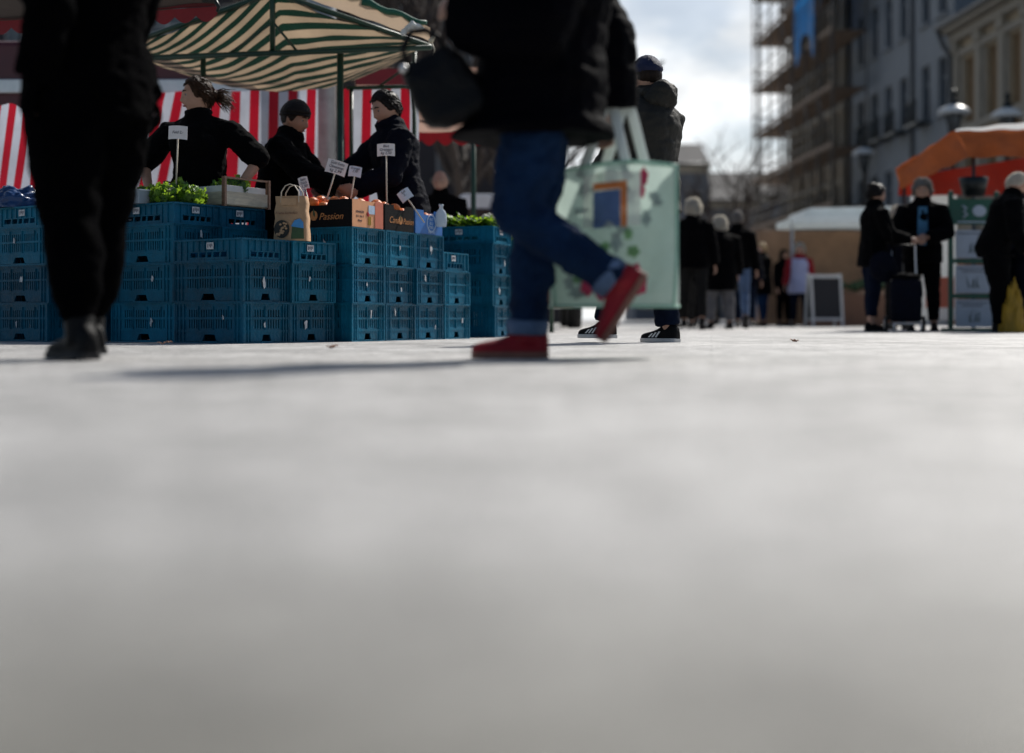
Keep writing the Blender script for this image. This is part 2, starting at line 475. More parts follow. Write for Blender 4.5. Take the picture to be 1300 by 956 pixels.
        if shoe['boot']:
            b.tube([an - u*.02*k, an + (kn-an).normalized()*shoe['boot']*.5, an + (kn-an).normalized()*shoe['boot']], [.052*k, .05*k, .056*k], 12)
        sh_o = link('shoe', fuse(b, 'shoe', .007, 2, None, [M_[shoe['mat']]]), root)
        ring = [bp + yv*(q*k) for bp, q in s1] + [bp - yv*(q*k) for bp, q in reversed(s1)]
        so.prism(ring, u*(.024*k))
        so.build('sole', M_[shoe['sole']], sh_o, bevel=.004)
        if shoe.get('stripes'):
            for sg in (1, -1):
                for i in range(3):
                    st = MB()
                    p0 = an + f*((.035+.028*i)*k) - u*(.075-.032)*k; 
                    def sp(t, hgt):
                        ztot = .085 - .35*max(0, t-.02)
                        return an + f*(t*k) - u*(.075*k) + u*(hgt*k) + yv*(sg*(.046 - .012*max(0, (hgt-.03)/.05))*k)
                    t0 = .055 + .026*i
                    st.prism([sp(t0, .030), sp(t0+.011, .030), sp(t0-.012, .066-.006*i), sp(t0-.023, .066-.006*i)], yv*sg*.004)
                    st.build('shoe_stripe', M_['white_paint'], sh_o)
    # ---- hair and hats
    style, hm = hair
    def tufts(n, ln, wd, stand, seed, st='short'):
        b = MB(); r2 = random.Random(seed)
        for i in range(n):
            zz = r2.uniform(-.6, .99); a = r2.uniform(0, 2*math.pi); q = math.sqrt(1 - zz*zz); d = V((q*math.cos(a), q*math.sin(a), zz))
            if d.z < hairline(d.x, st) + .02: continue
            fl = V((-.75, 0, -.55)) if d.x < .55 else V((-.2, .9*(1 if d.y > 0 else -1), -.2))
            fl = fl + V((r2.uniform(-.5, .5), r2.uniform(-.5, .5), r2.uniform(-.35, .35)))
            fl = (fl - d*fl.dot(d)).normalized()
            p0 = head_pt(d, .006); L_ = ln*r2.uniform(.6, 1.3)
            p1 = p0 + fl*L_*.5 + d*stand*r2.uniform(.3, 1.0); p2 = p0 + fl*L_ + d*stand*r2.uniform(-.2, 1.0) - V((0, 0, L_*.15))
            b.tube([HM @ (p0*k), HM @ (p1*k), HM @ (p2*k)], [wd, wd*.8, wd*.15], 4, caps=False)
        return b.build('hair_locks', M_[hm], root, smooth=True)
    nz = lambda d, a: a * (noise.noise(V((d.x*9, d.y*9, d.z*3))) + .6*noise.noise(V((d.x*22, d.y*22, d.z*5))))
    def shell(name, m, st, base, amp, crown=0.0):
        b = MB()
        def off(d):
            e = d.z - hairline(d.x, st) + .06 * noise.noise(d * 7)
            t = sstep(e, -.10, .22)
            return -.014 + t * (.014 + base + crown * max(0, d.z) + nz(d, amp))
        head_shell(b, HM, off, 56, 40, k)
        return b.build(name, M_[m], root, smooth=True)
    hd = lambda x_, y_, z_: HM @ (V((x_, y_, z_)) * k)
    if style in ('short', 'bun', 'ponytail', 'long'):
        shell('hair', hm, 'long' if style == 'long' else 'short', .008, .006, .010)
    if style in ('short', 'bun', 'ponytail'): tufts(420, .045, .0050, .009, 5)
    if style == 'long': tufts(420, .07, .006, .012, 5, 'long')
    if style == 'fluffy':
        shell('hair', hm, 'short', .012, .010, .012); tufts(800, .060, .0075, .040, 6)
    if style == 'bald':
        b = MB()
        head_shell(b, HM, lambda d: -.014 + .02 * sstep(.12 - abs(d.z + .05 + .2*d.x), -.05, .1) * sstep(.25 - d.x, 0, .2), 40, 28, k)
        b.build('hair', M_[hm], root, smooth=True)
    if style == 'bun':
        b = MB(); b.ball(hd(-.075, 0, .085), .052*k, (1, 1, .9)); link('hair_bun', fuse(b, 'bun', .008, 2, wrinkle(.012, (30, 30, 30)), [M_[hm]]), root)
    if style == 'ponytail':
        b = MB()
        b.ball(hd(-.105, 0, .01), .036*k, (1.1, 1, 1)); b.build('hair_knot', M_[hm], root, smooth=True); b = MB()
        r2 = random.Random(3)
        for i in range(110):
            a0 = hd(-.11, r2.uniform(-.022, .022), r2.uniform(-.025, .03))
            dv = V((-.05 - r2.random()*.09, r2.uniform(-.045, .045), r2.uniform(-.085, .03)))
            mid = a0 + (HM.to_3x3() @ dv)*.5*k + V((0, 0, r2.uniform(-.008, .022)))
            b.tube([a0, mid, a0 + (HM.to_3x3() @ dv)*k + V((0, 0, -.025*r2.random()))], [.0042, .0034, .0010], 4)
        b.build('ponytail', M_[hm], root, smooth=True); b = MB()
        for i in range(22):
            th_ = r2.uniform(-.9, .9); q = r2.uniform(-.6, .6)
            a0 = hd(.04*math.cos(th_*1.3) - .02, .07*math.sin(q), .098 + .014*math.cos(q)); w_ = HM.to_3x3()
            b.tube([a0, a0 + w_ @ V((-.03, 0, .016))*k, a0 + w_ @ V((-.055 - .02*r2.random(), r2.uniform(-.015, .015), .008 + r2.uniform(-.012, .012)))*k], [.0014, .0011, .0006], 4)
        b.build('loose_hair', M_[hm], root, smooth=True)
    if style == 'long':
        b = MB()
        b.capsule([hd(-.05, 0, .03), hd(-.07, 0, -.08), hd(-.075, 0, -.17)], [.085*k, .088*k, .06*k], 14, flat=.6, up=(1, 0, 0))
        link('long_hair', fuse(b, 'lh', .012, 2, wrinkle(.012, (25, 25, 6)), [M_[hm]]), root)
    if style in ('beanie', 'cap'):
        shell('hair', 'hair_dark', 'short', .006, .004)
        shell('beanie' if style == 'beanie' else 'cap', hm, style, .020, .004, .012 if style == 'beanie' else .004)
        if style == 'cap':
            b = MB()
            b.prism([hd(.07, .07, .045), hd(.12, .06, .042), hd(.155, .03, .035), hd(.16, 0, .035), hd(.155, -.03, .035), hd(.12, -.06, .042), hd(.07, -.07, .045)], V((0, 0, .008)))
            b.build('cap_visor', M_[hm], root, bevel=.002)
        else:
            b = MB()
            pts = []
            for i in range(25):
                a = 2*math.pi*i/24
                dx = math.cos(a); zz = hairline(dx*.95, 'beanie') + .06
                pp = head_pt(V((math.cos(a)*math.sqrt(max(0, 1-zz*zz)), math.sin(a)*math.sqrt(max(0, 1-zz*zz)), zz)), .012)
                pts.append(HM @ (pp*k))
            b.tube(pts, .009*k, 8); b.build('brim', M_[hm], root, smooth=True)
    if eyes:
        for sg in (1, -1):
            b = MB(); b.ball(hd(.074, .032*sg, .010), .0110*k); e = b.build('eye', M_['eye_white'], root, smooth=True)
            b = MB(); b.ball(hd(.0815, .032*sg, .010), .0062*k, n=10, m=6); b.build('pupil', M_['eye_dark'], e, smooth=True)
            b = MB(); b.capsule([hd(.094, .016*sg, .034), hd(.095, .032*sg, .039), hd(.083, .05*sg, .033)], [.0045, .005, .003], 6); b.build('eyebrow', M_[hm if style not in ('beanie', 'cap') else 'hair_dark'], root, smooth=True)
        b = MB(); b.capsule([hd(.086, -.02, -.060), hd(.0955, 0, -.058), hd(.086, .02, -.060)], [.004, .007, .004], 6); b.build('lips', M_['lips'], root, smooth=True)
    return dict(root=root, T=T, HM=HM, A=A, J=J, O=O, k=k, hd=hd)
# ================================================================ materials
M_ = MATS
mat('skin', (.42, .24, .17), .5, .15, 14, .1, 200, spec=.4)
mat('skin_tan', (.33, .17, .11), .5, .15, 14, .1, 200, spec=.4)
mat('lips', (.33, .11, .10), .45)
mat('eye_white', (.28, .26, .25), .3, .05); mat('eye_dark', (.02, .015, .01), .2, .05)
mat('hair_dark', (.018, .011, .008), .45, .5, 9, .5, 60, spec=.12, stretch=(6, 6, 1)); mat('hair_brown', (.045, .022, .012), .42, .5, 9, .5, 60, spec=.12, stretch=(6, 6, 1))
mat('hair_black', (.014, .011, .010), .5, .4, 9, .4, 60, spec=.12); mat('hair_grey', (.32, .30, .28), .6, .35, 9, .5, 60, spec=.12, stretch=(6, 6, 1), trans=.4, tcol=(.45, .42, .38)); mat('hair_white', (.80, .77, .70), .6, .2, 9, .5, 60, spec=.12, stretch=(6, 6, 1), trans=.65, tcol=(.95, .92, .85))
mat('hair_blond', (.5, .36, .2), .5, .3, 9, .4, 60, spec=.12)
mat('cloth_black', (.0026, .0026, .0032), .85, .35, 9, .3, 120, spec=.02, sheen=.015); mat('puffer_black', (.0014, .0014, .0026), .7, .3, 6, .2, 40, spec=.02)
mat('cloth_jet', (.0012, .0012, .0016), .9, .3, 9, .3, 120, spec=.01); mat('cloth_navy', (.0035, .0045, .010), .8, .3, 8, .3, 120, spec=.06); mat('cap_navy', (.010, .015, .05), .7, .3, 9, .3, 150, spec=.3)
mat('cloth_charcoal', (.012, .012, .012), .8, .3, 8, .3, 120, spec=.08); mat('cloth_olive', (.022, .021, .018), .65, .15, 7, .2, 60, spec=.15)
mat('denim', (.007, .021, .058), .85, .45, 7, .5, 220, spec=.06); mat('denim_pale', (.09, .14, .24), .85, .3, 8, .4, 220, spec=.2); mat('denim_dark', (.005, .009, .022), .85, .35, 7, .4, 220, spec=.05)
mat('cloth_red', (.30, .012, .018), .75, .25, 8, .3, 120, spec=.3); mat('cloth_lilac', (.50, .52, .74), .8, .12, 6, .2, 100, spec=.3)
mat('shirt_blue', (.05, .17, .30), .8, .2, 8, .2, 100); mat('cloth_grey', (.10, .10, .11), .8, .25, 8, .3, 100); mat('cloth_brown', (.09, .06, .045), .8, .25, 8, .3, 100)
mat('shoe_black', (.0035, .0035, .004), .6, .3, 12, .2, 80, spec=.15); mat('shoe_red', (.24, .006, .014), .6, .2, 14, .3, 160, spec=.3); mat('sole_dark', (.012, .011, .011), .7); mat('sole_white', (.62, .60, .58), .6, .15, 12)
mat('sole_brown', (.20, .085, .06), .75, .3, 16, .4, 90)
mat('white_paint', (.75, .75, .74), .5, .1, 5)
mat('crate_blue', (.002, .088, .158), .34, .35, 5, .25, 60, spec=.14, orand=.22, rvar=.15)
mat('crate_blue_faded', (.004, .114, .192), .38, .4, 4, .25, 60, spec=.14, orand=.22, rvar=.15)
mat('sticker', (.55, .56, .58), .6, .35, 40); mat('ink', (.03, .03, .06), .6, .1); mat('sign_white', (.74, .70, .70), .5, .08, 12); mat('sign_blue', (.52, .62, .74), .5, .08, 12)
mat('stick_wood', (.55, .47, .38), .6, .2, 30, stretch=(1, 1, .1)); mat('wood_pale', (.56, .50, .38), .7, .25, 12, .3, 60, stretch=(1, 1, 6)); mat('wood_brown', (.20, .10, .06), .7, .3, 12, .3, 60, stretch=(1, 1, 5))
mat('styro', (.70, .70, .66), .6, .12, 10, .2, 90)
mat('card_black', (.004, .004, .005), .55, .3, 5, .1, 60, spec=.12); mat('card_orange', (.72, .33, .16), .6, .12, 6); mat('card_red', (.60, .16, .09), .6, .12, 6); mat('card_inside', (.40, .12, .05), .7, .2, 6)
mat('card_blue', (.012, .13, .42), .5, .25, 7); mat('print_gold', (.50, .20, .055), .5, .2, 30); mat('print_pale', (.45, .58, .74), .5, .15, 30)
mat('orange', (.85, .20, .035), .42, .18, 9, .35, 130); mat('kraft', (.44, .27, .15), .75, .2, 8, .25, 40)
mat('print_green', (.035, .075, .03), .7, .4, 14); mat('print_sky', (.05, .25, .55), .6, .2, 10); mat('print_dark', (.012, .013, .010), .7, .5, 20)
mat('lettuce', (.13, .28, .02), .42, .5, 26, .2, 60, trans=.5, tcol=(.38, .58, .04)); mat('lettuce_dark', (.035, .10, .012), .5, .5, 26, trans=.3, tcol=(.09, .22, .02)); mat('cauli', (.78, .76, .60), .7, .15, 50, .5, 80)
mat('frame_green', (.008, .040, .022), .45, .3, 9); mat('steel', (.30, .31, .32), .45, .2, 6, metal=.6); mat('steel_dark', (.06, .065, .07), .45, .25, 6, metal=.5); mat('aluminium', (.6, .6, .6), .35, .15, 6, metal=.8)
striped('tarp_green', (.003, .028, .016), (.44, .33, .22), .50, .36); striped('tarp_red', (.50, .008, .026), (.60, .63, .72), .5, .34)
mat('tarp_tan', (.60, .45, .32), .7, .2, 4, .3, 12, trans=.35); mat('tarp_white', (.80, .84, .84), .45, .12, 5, .3, 14, trans=.4); mat('tarp_green_plain', (.01, .11, .07), .5, .3, 6, .3, 14, trans=.2)
mat('tarp_maroon', (.13, .012, .018), .7, .25, 5, .2, 14, trans=.15); mat('tarp_dark', (.055, .045, .040), .8, .3, 4, .3, 14, trans=.12); mat('tarp_salmon', (.62, .36, .25), .7, .15, 3, .3, 10, trans=.45); mat('tarp_redval', (.45, .012, .018), .7, .2, 5, trans=.3)
mat('tarp_orange', (.38, .095, .02), .65, .3, 4, .3, 12, trans=.2, tcol=(.5, .12, .02)); mat('tarp_red_wall', (.30, .018, .008), .7, .3, 4, .2, 12, trans=.25, tcol=(.45, .03, .01))
mat('bag_mint', (.50, .57, .54), .4, .28, 3.5, .5, 9, trans=.45, tcol=(.56, .68, .62)); mat('bag_seam', (.40, .66, .54), .45, .08, 6, trans=.25); mat('bag_strap', (.78, .82, .80), .5, .08, 9, trans=.25)
mat('bag_red', (.60, .05, .12), .5, .2, 9, trans=.3); mat('bag_orange', (.70, .22, .06), .5, .2, 9, trans=.3); mat('bag_blue', (.10, .17, .36), .5, .3, 9, trans=.3); mat('bag_white', (.80, .82, .76), .5, .08, 9, trans=.35); mat('bag_grey', (.36, .43, .41), .5, .3, 9, trans=.35); mat('bag_green', (.22, .42, .18), .5, .3, 9, trans=.3)
mat('leather_black', (.005, .005, .006), .5, .3, 10, .3, 90, spec=.15); mat('blue_plastic', (.012, .05, .16), .3, .3, 8, .4, 20)
mat('clear_plastic', (.55, .62, .68), .25, .1, 9, trans=.5); mat('yellow_bag', (.40, .24, .012), .5, .2, 8, trans=.3)
mat('wall_grey', (.21, .232, .255), .9, .14, .5, .2, 20); mat('wall_tan', (.30, .245, .185), .9, .2, .6, .3, 10); mat('wall_cream', (.40, .325, .225), .9, .18, .7, .2, 12); mat('stone_trim', (.30, .27, .22), .85, .15, 2); mat('wall_far', (.115, .125, .145), .9, .15, .3); mat('wall_brown', (.035, .030, .033), .9, .3, .5)
mat('pane', (.012, .014, .018), .12, .3, 2, spec=.6); mat('pane_pale', (.10, .11, .12), .2, .4, 2); mat('win_frame', (.34, .34, .34), .6, .15, 4); mat('shutter', (.30, .20, .11), .7, .2, 5, stretch=(1, 1, 12)); mat('roof_dark', (.035, .034, .036), .8, .25, 3); mat('gutter', (.05, .055, .06), .5, .2, 5, metal=.4)
mat('net_blue', (.006, .27, .72), .6, .35, .9, .5, 5, trans=.4, tcol=(.01, .28, .75)); mat('net_dark', (.010, .022, .045), .8, .3, .8, .5, 5, trans=.15)
mat('plank', (.16, .11, .075), .8, .3, 4, stretch=(4, .5, 1)); mat('scaff', (.11, .10, .09), .5, .3, 4, metal=.5)
mat('bark', (.045, .036, .030), .9, .3, 9, .5, 40); mat('twig', (.055, .042, .036), .9, .3, 5)
mat('lamp_hood', (.62, .64, .64), .4, .1, 6); mat('lamp_iron', (.012, .016, .016), .45, .3, 8, metal=.3); mat('lamp_glass', (.24, .25, .26), .15, .2, 6, trans=.5)
mat('board_black', (.020, .020, .022), .7, .3, 6); mat('board_frame', (.62, .62, .60), .6, .1, 6); mat('rack_green', (.010, .085, .055), .5, .2, 6); mat('poster', (.42, .47, .55), .6, .08, 6)
mat('van_white', (.72, .73, .74), .3, .06, 2); mat('tyre', (.015, .015, .015), .8, .2, 20); mat('lamp_red', (.35, .01, .01), .3)
mat('trailer_maroon', (.075, .014, .018), .4, .2, 2); mat('van_brown', (.32, .19, .11), .7, .3, 2); mat('bird_grey', (.06, .065, .07), .7, .3, 20)

def ground_mat():
    m, nt, b, out = newmat('paving'); L = nt.links.new
    tc = _n(nt, 'ShaderNodeTexCoord')
    def noise_(scale, det=6, rough=.6):
        n = _n(nt, 'ShaderNodeTexNoise'); n.inputs['Scale'].default_value = scale; n.inputs['Detail'].default_value = det; n.inputs['Roughness'].default_value = rough
        L(tc.outputs['Object'], n.inputs[0]); return n
    def rng(src, a, c, lo=.3, hi=.7):
        r = _n(nt, 'ShaderNodeMapRange'); r.inputs[1].default_value = lo; r.inputs[2].default_value = hi; r.inputs[3].default_value = a; r.inputs[4].default_value = c
        L(src, r.inputs[0]); return r.outputs[0]
    def mul(a, c):
        n = _n(nt, 'ShaderNodeMath', operation='MULTIPLY'); L(a, n.inputs[0]); L(c, n.inputs[1]); return n.outputs[0]
    big = rng(noise_(.7, 4).outputs[0], .66, 1.2); mid = rng(noise_(4, 6).outputs[0], .66, 1.25); fine = rng(noise_(110, 4, .75).outputs[0], .30, 1.7)
    vo = _n(nt, 'ShaderNodeTexVoronoi'); vo.inputs['Scale'].default_value = 85; L(tc.outputs['Object'], vo.inputs[0])
    chips = rng(vo.outputs['Color'], .70, 1.28, 0, 1)
    mp = _n(nt, 'ShaderNodeMapping'); mp.inputs['Rotation'].default_value = (0, 0, R(8)); L(tc.outputs['Object'], mp.inputs[0])
    br = _n(nt, 'ShaderNodeTexBrick'); br.inputs['Scale'].default_value = 1.0; br.inputs['Brick Width'].default_value = 1.0; br.inputs['Row Height'].default_value = .5
    br.inputs['Mortar Size'].default_value = .007; br.inputs['Color1'].default_value = (1, 1, 1, 1); br.inputs['Color2'].default_value = (.95, .95, .95, 1); br.inputs['Mortar'].default_value = (.80, .80, .80, 1)
    L(mp.outputs[0], br.inputs[0])
    sm = rng(noise_(13, 5).outputs[0], .80, 1.18, .40, .60); f = mul(mul(mul(mul(big, mid), sm), mul(fine, chips)), br.outputs[0])
    vm = _n(nt, 'ShaderNodeVectorMath', operation='SCALE'); vm.inputs[0].default_value = GROUND_COL; L(f, vm.inputs['Scale'])
    # vignette painted into the paving colour: darker and browner towards the camera
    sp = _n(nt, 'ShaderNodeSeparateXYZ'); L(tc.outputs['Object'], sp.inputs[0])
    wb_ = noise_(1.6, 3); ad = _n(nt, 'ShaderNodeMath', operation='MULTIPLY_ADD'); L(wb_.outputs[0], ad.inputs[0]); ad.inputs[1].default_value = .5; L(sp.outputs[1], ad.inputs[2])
    old = rng(ad.outputs[0], 1.0, 0.0, .62, 1.22)  # mask of the painted vignette, strongest next to the camera
    mo = _n(nt, 'ShaderNodeMix', data_type='RGBA', blend_type='MULTIPLY'); L(old, mo.inputs[0]); L(vm.outputs[0], mo.inputs[6]); mo.inputs[7].default_value = (.40, .39, .34, 1)  # old = mask of the painted vignette, darkens the paving colour
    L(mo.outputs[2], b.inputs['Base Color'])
    L(rng(noise_(5, 6).outputs[0], .50, .72), b.inputs['Roughness'])
    b.inputs['Specular IOR Level'].default_value = .5
    bp = _n(nt, 'ShaderNodeBump'); bp.inputs['Strength'].default_value = .8; bp.inputs['Distance'].default_value = .008
    n3 = noise_(90, 5, .75); L(n3.outputs[0], bp.inputs['Height']); L(bp.outputs[0], b.inputs['Normal'])
    return m
GROUND_COL = (.50, .492, .478)

# ================================================================ camera, light, sky
cam = bpy.data.cameras.new('camera'); co = bpy.data.objects.new('camera', cam); COL.objects.link(co)
co.location = (0, 0, CZ); co.rotation_euler = (R(90), 0, 0)
cam.sensor_width = 36; cam.lens = F / 1300 * 36; cam.shift_y = -(478 - HY) / 1300; cam.clip_start = .05; cam.clip_end = 2000
cam.dof.use_dof = True; cam.dof.focus_distance = 8.7; cam.dof.aperture_fstop = .95; cam.dof.aperture_blades = 0
scene.camera = co
SUN_AZ, SUN_EL = 36.0, 42.0        # bearing from +y towards +x
sl = bpy.data.lights.new('sun', 'SUN'); sl.energy = 5.0; sl.angle = R(.53); sl.color = (1.0, .955, .89)
so_ = bpy.data.objects.new('sun', sl); COL.objects.link(so_)
sd = V((math.sin(R(SUN_AZ))*math.cos(R(SUN_EL)), math.cos(R(SUN_AZ))*math.cos(R(SUN_EL)), math.sin(R(SUN_EL))))
so_.rotation_euler = sd.to_track_quat('Z', 'Y').to_euler(); so_.location = sd * 60
w = bpy.data.worlds.new('World'); scene.world = w; w.use_nodes = True
nt = w.node_tree; nt.nodes.clear(); L = nt.links.new
wo = _n(nt, 'ShaderNodeOutputWorld'); bg = _n(nt, 'ShaderNodeBackground'); L(bg.outputs[0], wo.inputs[0])
sky = _n(nt, 'ShaderNodeTexSky', sky_type='NISHITA'); sky.sun_disc = False; sky.sun_elevation = R(SUN_EL); sky.sun_rotation = R(SUN_AZ); sky.dust_density = 1.0; sky.altitude = 100
tc = _n(nt, 'ShaderNodeTexCoord'); mp = _n(nt, 'ShaderNodeMapping'); mp.inputs['Scale'].default_value = (1, 1, 2.2); mp.inputs['Location'].default_value = (.35, .1, .22); L(tc.outputs['Generated'], mp.inputs[0])
nz = _n(nt, 'ShaderNodeTexNoise'); nz.inputs['Scale'].default_value = 7.5; nz.inputs['Detail'].default_value = 8; nz.inputs['Roughness'].default_value = .55; L(mp.outputs[0], nz.inputs[0])
mr = _n(nt, 'ShaderNodeMapRange'); mr.interpolation_type = 'SMOOTHSTEP'; mr.inputs[1].default_value = .36; mr.inputs[2].default_value = .60; mr.inputs[3].default_value = .30; mr.inputs[4].default_value = 1.0; L(nz.outputs[0], mr.inputs[0])
nz2 = _n(nt, 'ShaderNodeTexNoise'); nz2.inputs['Scale'].default_value = 13; nz2.inputs['Detail'].default_value = 6; L(mp.outputs[0], nz2.inputs[0])
mr3 = _n(nt, 'ShaderNodeMapRange'); mr3.inputs[1].default_value = .35; mr3.inputs[2].default_value = .65; mr3.inputs[3].default_value = .80; mr3.inputs[4].default_value = 1.12; L(nz2.outputs[0], mr3.inputs[0])
vm = _n(nt, 'ShaderNodeVectorMath', operation='SCALE'); vm.inputs[0].default_value = (13.8, 14.1, 14.3); L(mr3.outputs[0], vm.inputs['Scale'])
sx_ = _n(nt, 'ShaderNodeSeparateXYZ'); L(tc.outputs['Generated'], sx_.inputs[0])
my = _n(nt, 'ShaderNodeMapRange'); my.interpolation_type = 'SMOOTHSTEP'; my.inputs[1].default_value = .15; my.inputs[2].default_value = .95; my.inputs[3].default_value = .0; my.inputs[4].default_value = 1.0; L(sx_.outputs[1], my.inputs[0])
mm_ = _n(nt, 'ShaderNodeMath', operation='MULTIPLY'); L(mr.outputs[0], mm_.inputs[0]); L(my.outputs[0], mm_.inputs[1])
mx = _n(nt, 'ShaderNodeMix', data_type='RGBA'); L(mm_.outputs[0], mx.inputs[0]); L(sky.outputs[0], mx.inputs[6]); L(vm.outputs[0], mx.inputs[7])
L(mx.outputs[2], bg.inputs[0]); bg.inputs[1].default_value = .08
scene.view_settings.view_transform = 'Standard'; scene.view_settings.look = 'None'; scene.view_settings.exposure = 0
scene.cycles.max_bounces = 8; scene.cycles.transparent_max_bounces = 8

# ================================================================ ground
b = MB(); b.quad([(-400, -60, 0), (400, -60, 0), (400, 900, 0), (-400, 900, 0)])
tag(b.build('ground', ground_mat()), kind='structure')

# ================================================================ crates
def wall_tall(b, Lw, M3, base):
    """one slatted crate wall, u from -Lw/2 to Lw/2, v up, outward along M3 z axis"""
    H = .245
    def bx(u0, u1, v0, v1, d0, d1):
        c = V(((u0+u1)/2, (v0+v1)/2, (d0+d1)/2)); b.box(base + M3 @ c, (abs(u1-u0), v1-v0, d1-d0), M3)
    e = Lw / 2 - .012; ce = .075 if Lw > .5 else .055
    bx(-e, e, .222, .242, -.009, .002); bx(-e-.004, e+.004, .235, .245, .002, .009)          # rim
    bx(-e-.004, e+.004, 0, .008, -.006, .008); bx(-e, e, .066, .080, -.009, .003); bx(-e, e, .142, .156, -.009, .004)
    hw = .062 if Lw > .5 else .040
    # band with the hand hole
    for sg in (-1, 1):
        pts = [(sg*hw, .010), (sg*e, .010), (sg*e, .066), (sg*hw*.72, .066), (sg*hw*.72, .050)]
        p3 = [base + M3 @ V((u, v, -.009)) for u, v in pts]
        b.prism(p3, M3 @ V((0, 0, .009)))
    bx(-hw*.72+.001, hw*.72-.001, .052, .066, -.009, -.0005)
    bx(-hw*1.15, hw*1.15, .008, .013, .001, .007)
    # corner columns with ribs
    for sg in (-1, 1):
        a0, a1 = sorted((sg*e, sg*(e-ce)))
        bx(a0, a1, .080, .222, -.009, -.001)
        for t in (.10, .5, .92):
            u = a0 + (a1-a0)*t; bx(u-.0035, u+.0035, .009, .236, -.001, .007)
    # slats
    n = int((2*(e-ce)) / .021); pw = 2*(e-ce) / n
    for i in range(n):
        u0 = -(e-ce) + i*pw
        solid = (i % 6 == 5) or i in (0, n-1)
        g = 0 if solid else .0095
        for v0, v1 in ((.080, .142), (.156, .222)):
            bx(u0, u0+pw-g, v0, v1, -.008, -.002)
            if g and v0 > .15: bx(u0+pw-g, u0+pw, v0 + .045, v1, -.008, -.002)
            if g and v0 < .15: bx(u0+pw-g, u0+pw, v0, v0 + .008, -.008, -.002)
        if solid and 0 < i < n-1: bx(u0+pw*.5-.003, u0+pw*.5+.003, .080, .222, -.002, .005)
def wall_tray(b, Lw, M3, base):
    H = .135
    def bx(u0, u1, v0, v1, d0, d1):
        c = V(((u0+u1)/2, (v0+v1)/2, (d0+d1)/2)); b.box(base + M3 @ c, (abs(u1-u0), v1-v0, d1-d0), M3)
    e = Lw / 2 - .012
    bx(-e-.004, e+.004, .124, .135, -.010, .010); bx(-e, e, .058, .124, -.009, -.001)
    bx(-e-.004, e+.004, 0, .009, -.008, .008); bx(-e, e, .009, .026, -.009, -.001)
    hw = min(.16, e*.62)
    for sg in (-1, 1):
        a0, a1 = sorted((sg*e, sg*hw)); bx(a0, a1, .026, .058, -.009, -.001)
    for t in (-.55, -.12, .2, .62): 
        b.prism([base + M3 @ V((hw*t-.006, .026, -.008)), base + M3 @ V((hw*t+.006, .026, -.008)), base + M3 @ V((hw*t+.012, .058, -.008)), base + M3 @ V((hw*t, .058, -.008))], M3 @ V((0, 0, .006)))
    bx(-hw, hw, .056, .061, -.001, .006)
    n = int(2*e/.05)
    for i in range(n+1):
        u = -e + 2*e*i/n; bx(max(-e, u-.003), min(e, u+.003), .061 if abs(u) < hw else .009, .124, -.001, .006)
def crate_mesh(name, wallfn, H, faded=False):
    b = MB(); LX, LY = .596, .396
    for ang, Lw, dist in ((0, LX, LY/2), (180, LX, LY/2), (90, LY, LX/2), (-90, LY, LX/2)):
        Rz = Matrix.Rotation(R(ang), 3, 'Z')
        M3 = Rz @ Matrix(((1, 0, 0), (0, 0, -1), (0, 1, 0)))        # u -> x, v -> z, outward -> -y
        wallfn(b, Lw, M3, Rz @ V((0, -dist + .009, 0)))
    b.box((0, 0, .012), (LX-.03, LY-.03, .006)) if H < .2 else b.box((0, 0, H-.018), (LX-.03, LY-.03, .006))
    for sx in (-1, 1):
        for sy in (-1, 1):
            b.box((sx*(LX/2-.006), sy*(LY/2-.006), H/2), (.012, .012, H-.002))
    me = b.mesh(name); me.materials.append(M_['crate_blue_faded' if faded else 'crate_blue'])
    return me
ME_TALL = crate_mesh('crate_tall', wall_tall, .245); ME_TALL2 = crate_mesh('crate_tall_faded', wall_tall, .245, True)
ME_TRAY = crate_mesh('crate_tray', wall_tray, .135); ME_TRAY2 = crate_mesh('crate_tray_faded', wall_tray, .135, True)
def scrap(parent, c, nrm_rot, s, seed):
    """torn remains of a paper label"""
    r = random.Random(seed); b = MB()
    for k in range(1):
        cx_ = r.uniform(-.03, .03); cy_ = r.uniform(-.03, .03); pts = []
        for i in range(9):
            a = 2*math.pi*i/9; q = r.uniform(.25, 1) * s
            pts.append(nrm_rot @ V((cx_ + q*.45*math.cos(a), 0, cy_ + q*math.sin(a))) + V(c))
        b.prism(pts, nrm_rot @ V((0, -.001, 0)))
    b.build('torn_sticker', M_['sticker'], parent)
def sticker(parent, c, rot):
    b = MB(); b.box(c, (.060, .0012, .040), rot); s = b.build('sticker', M_['sticker'], parent)
    b = MB()
    for i in range(4): b.box(V(c) + rot @ V((-.018 + .012*i, -.0010, .004*(i % 2))), (.006, .001, .022 - .006*(i % 2)), rot)
    b.build('printed_code', M_['ink'], s)
ORD = ['bottom', 'second up', 'third up', 'fourth up']
crate_seed = [10]
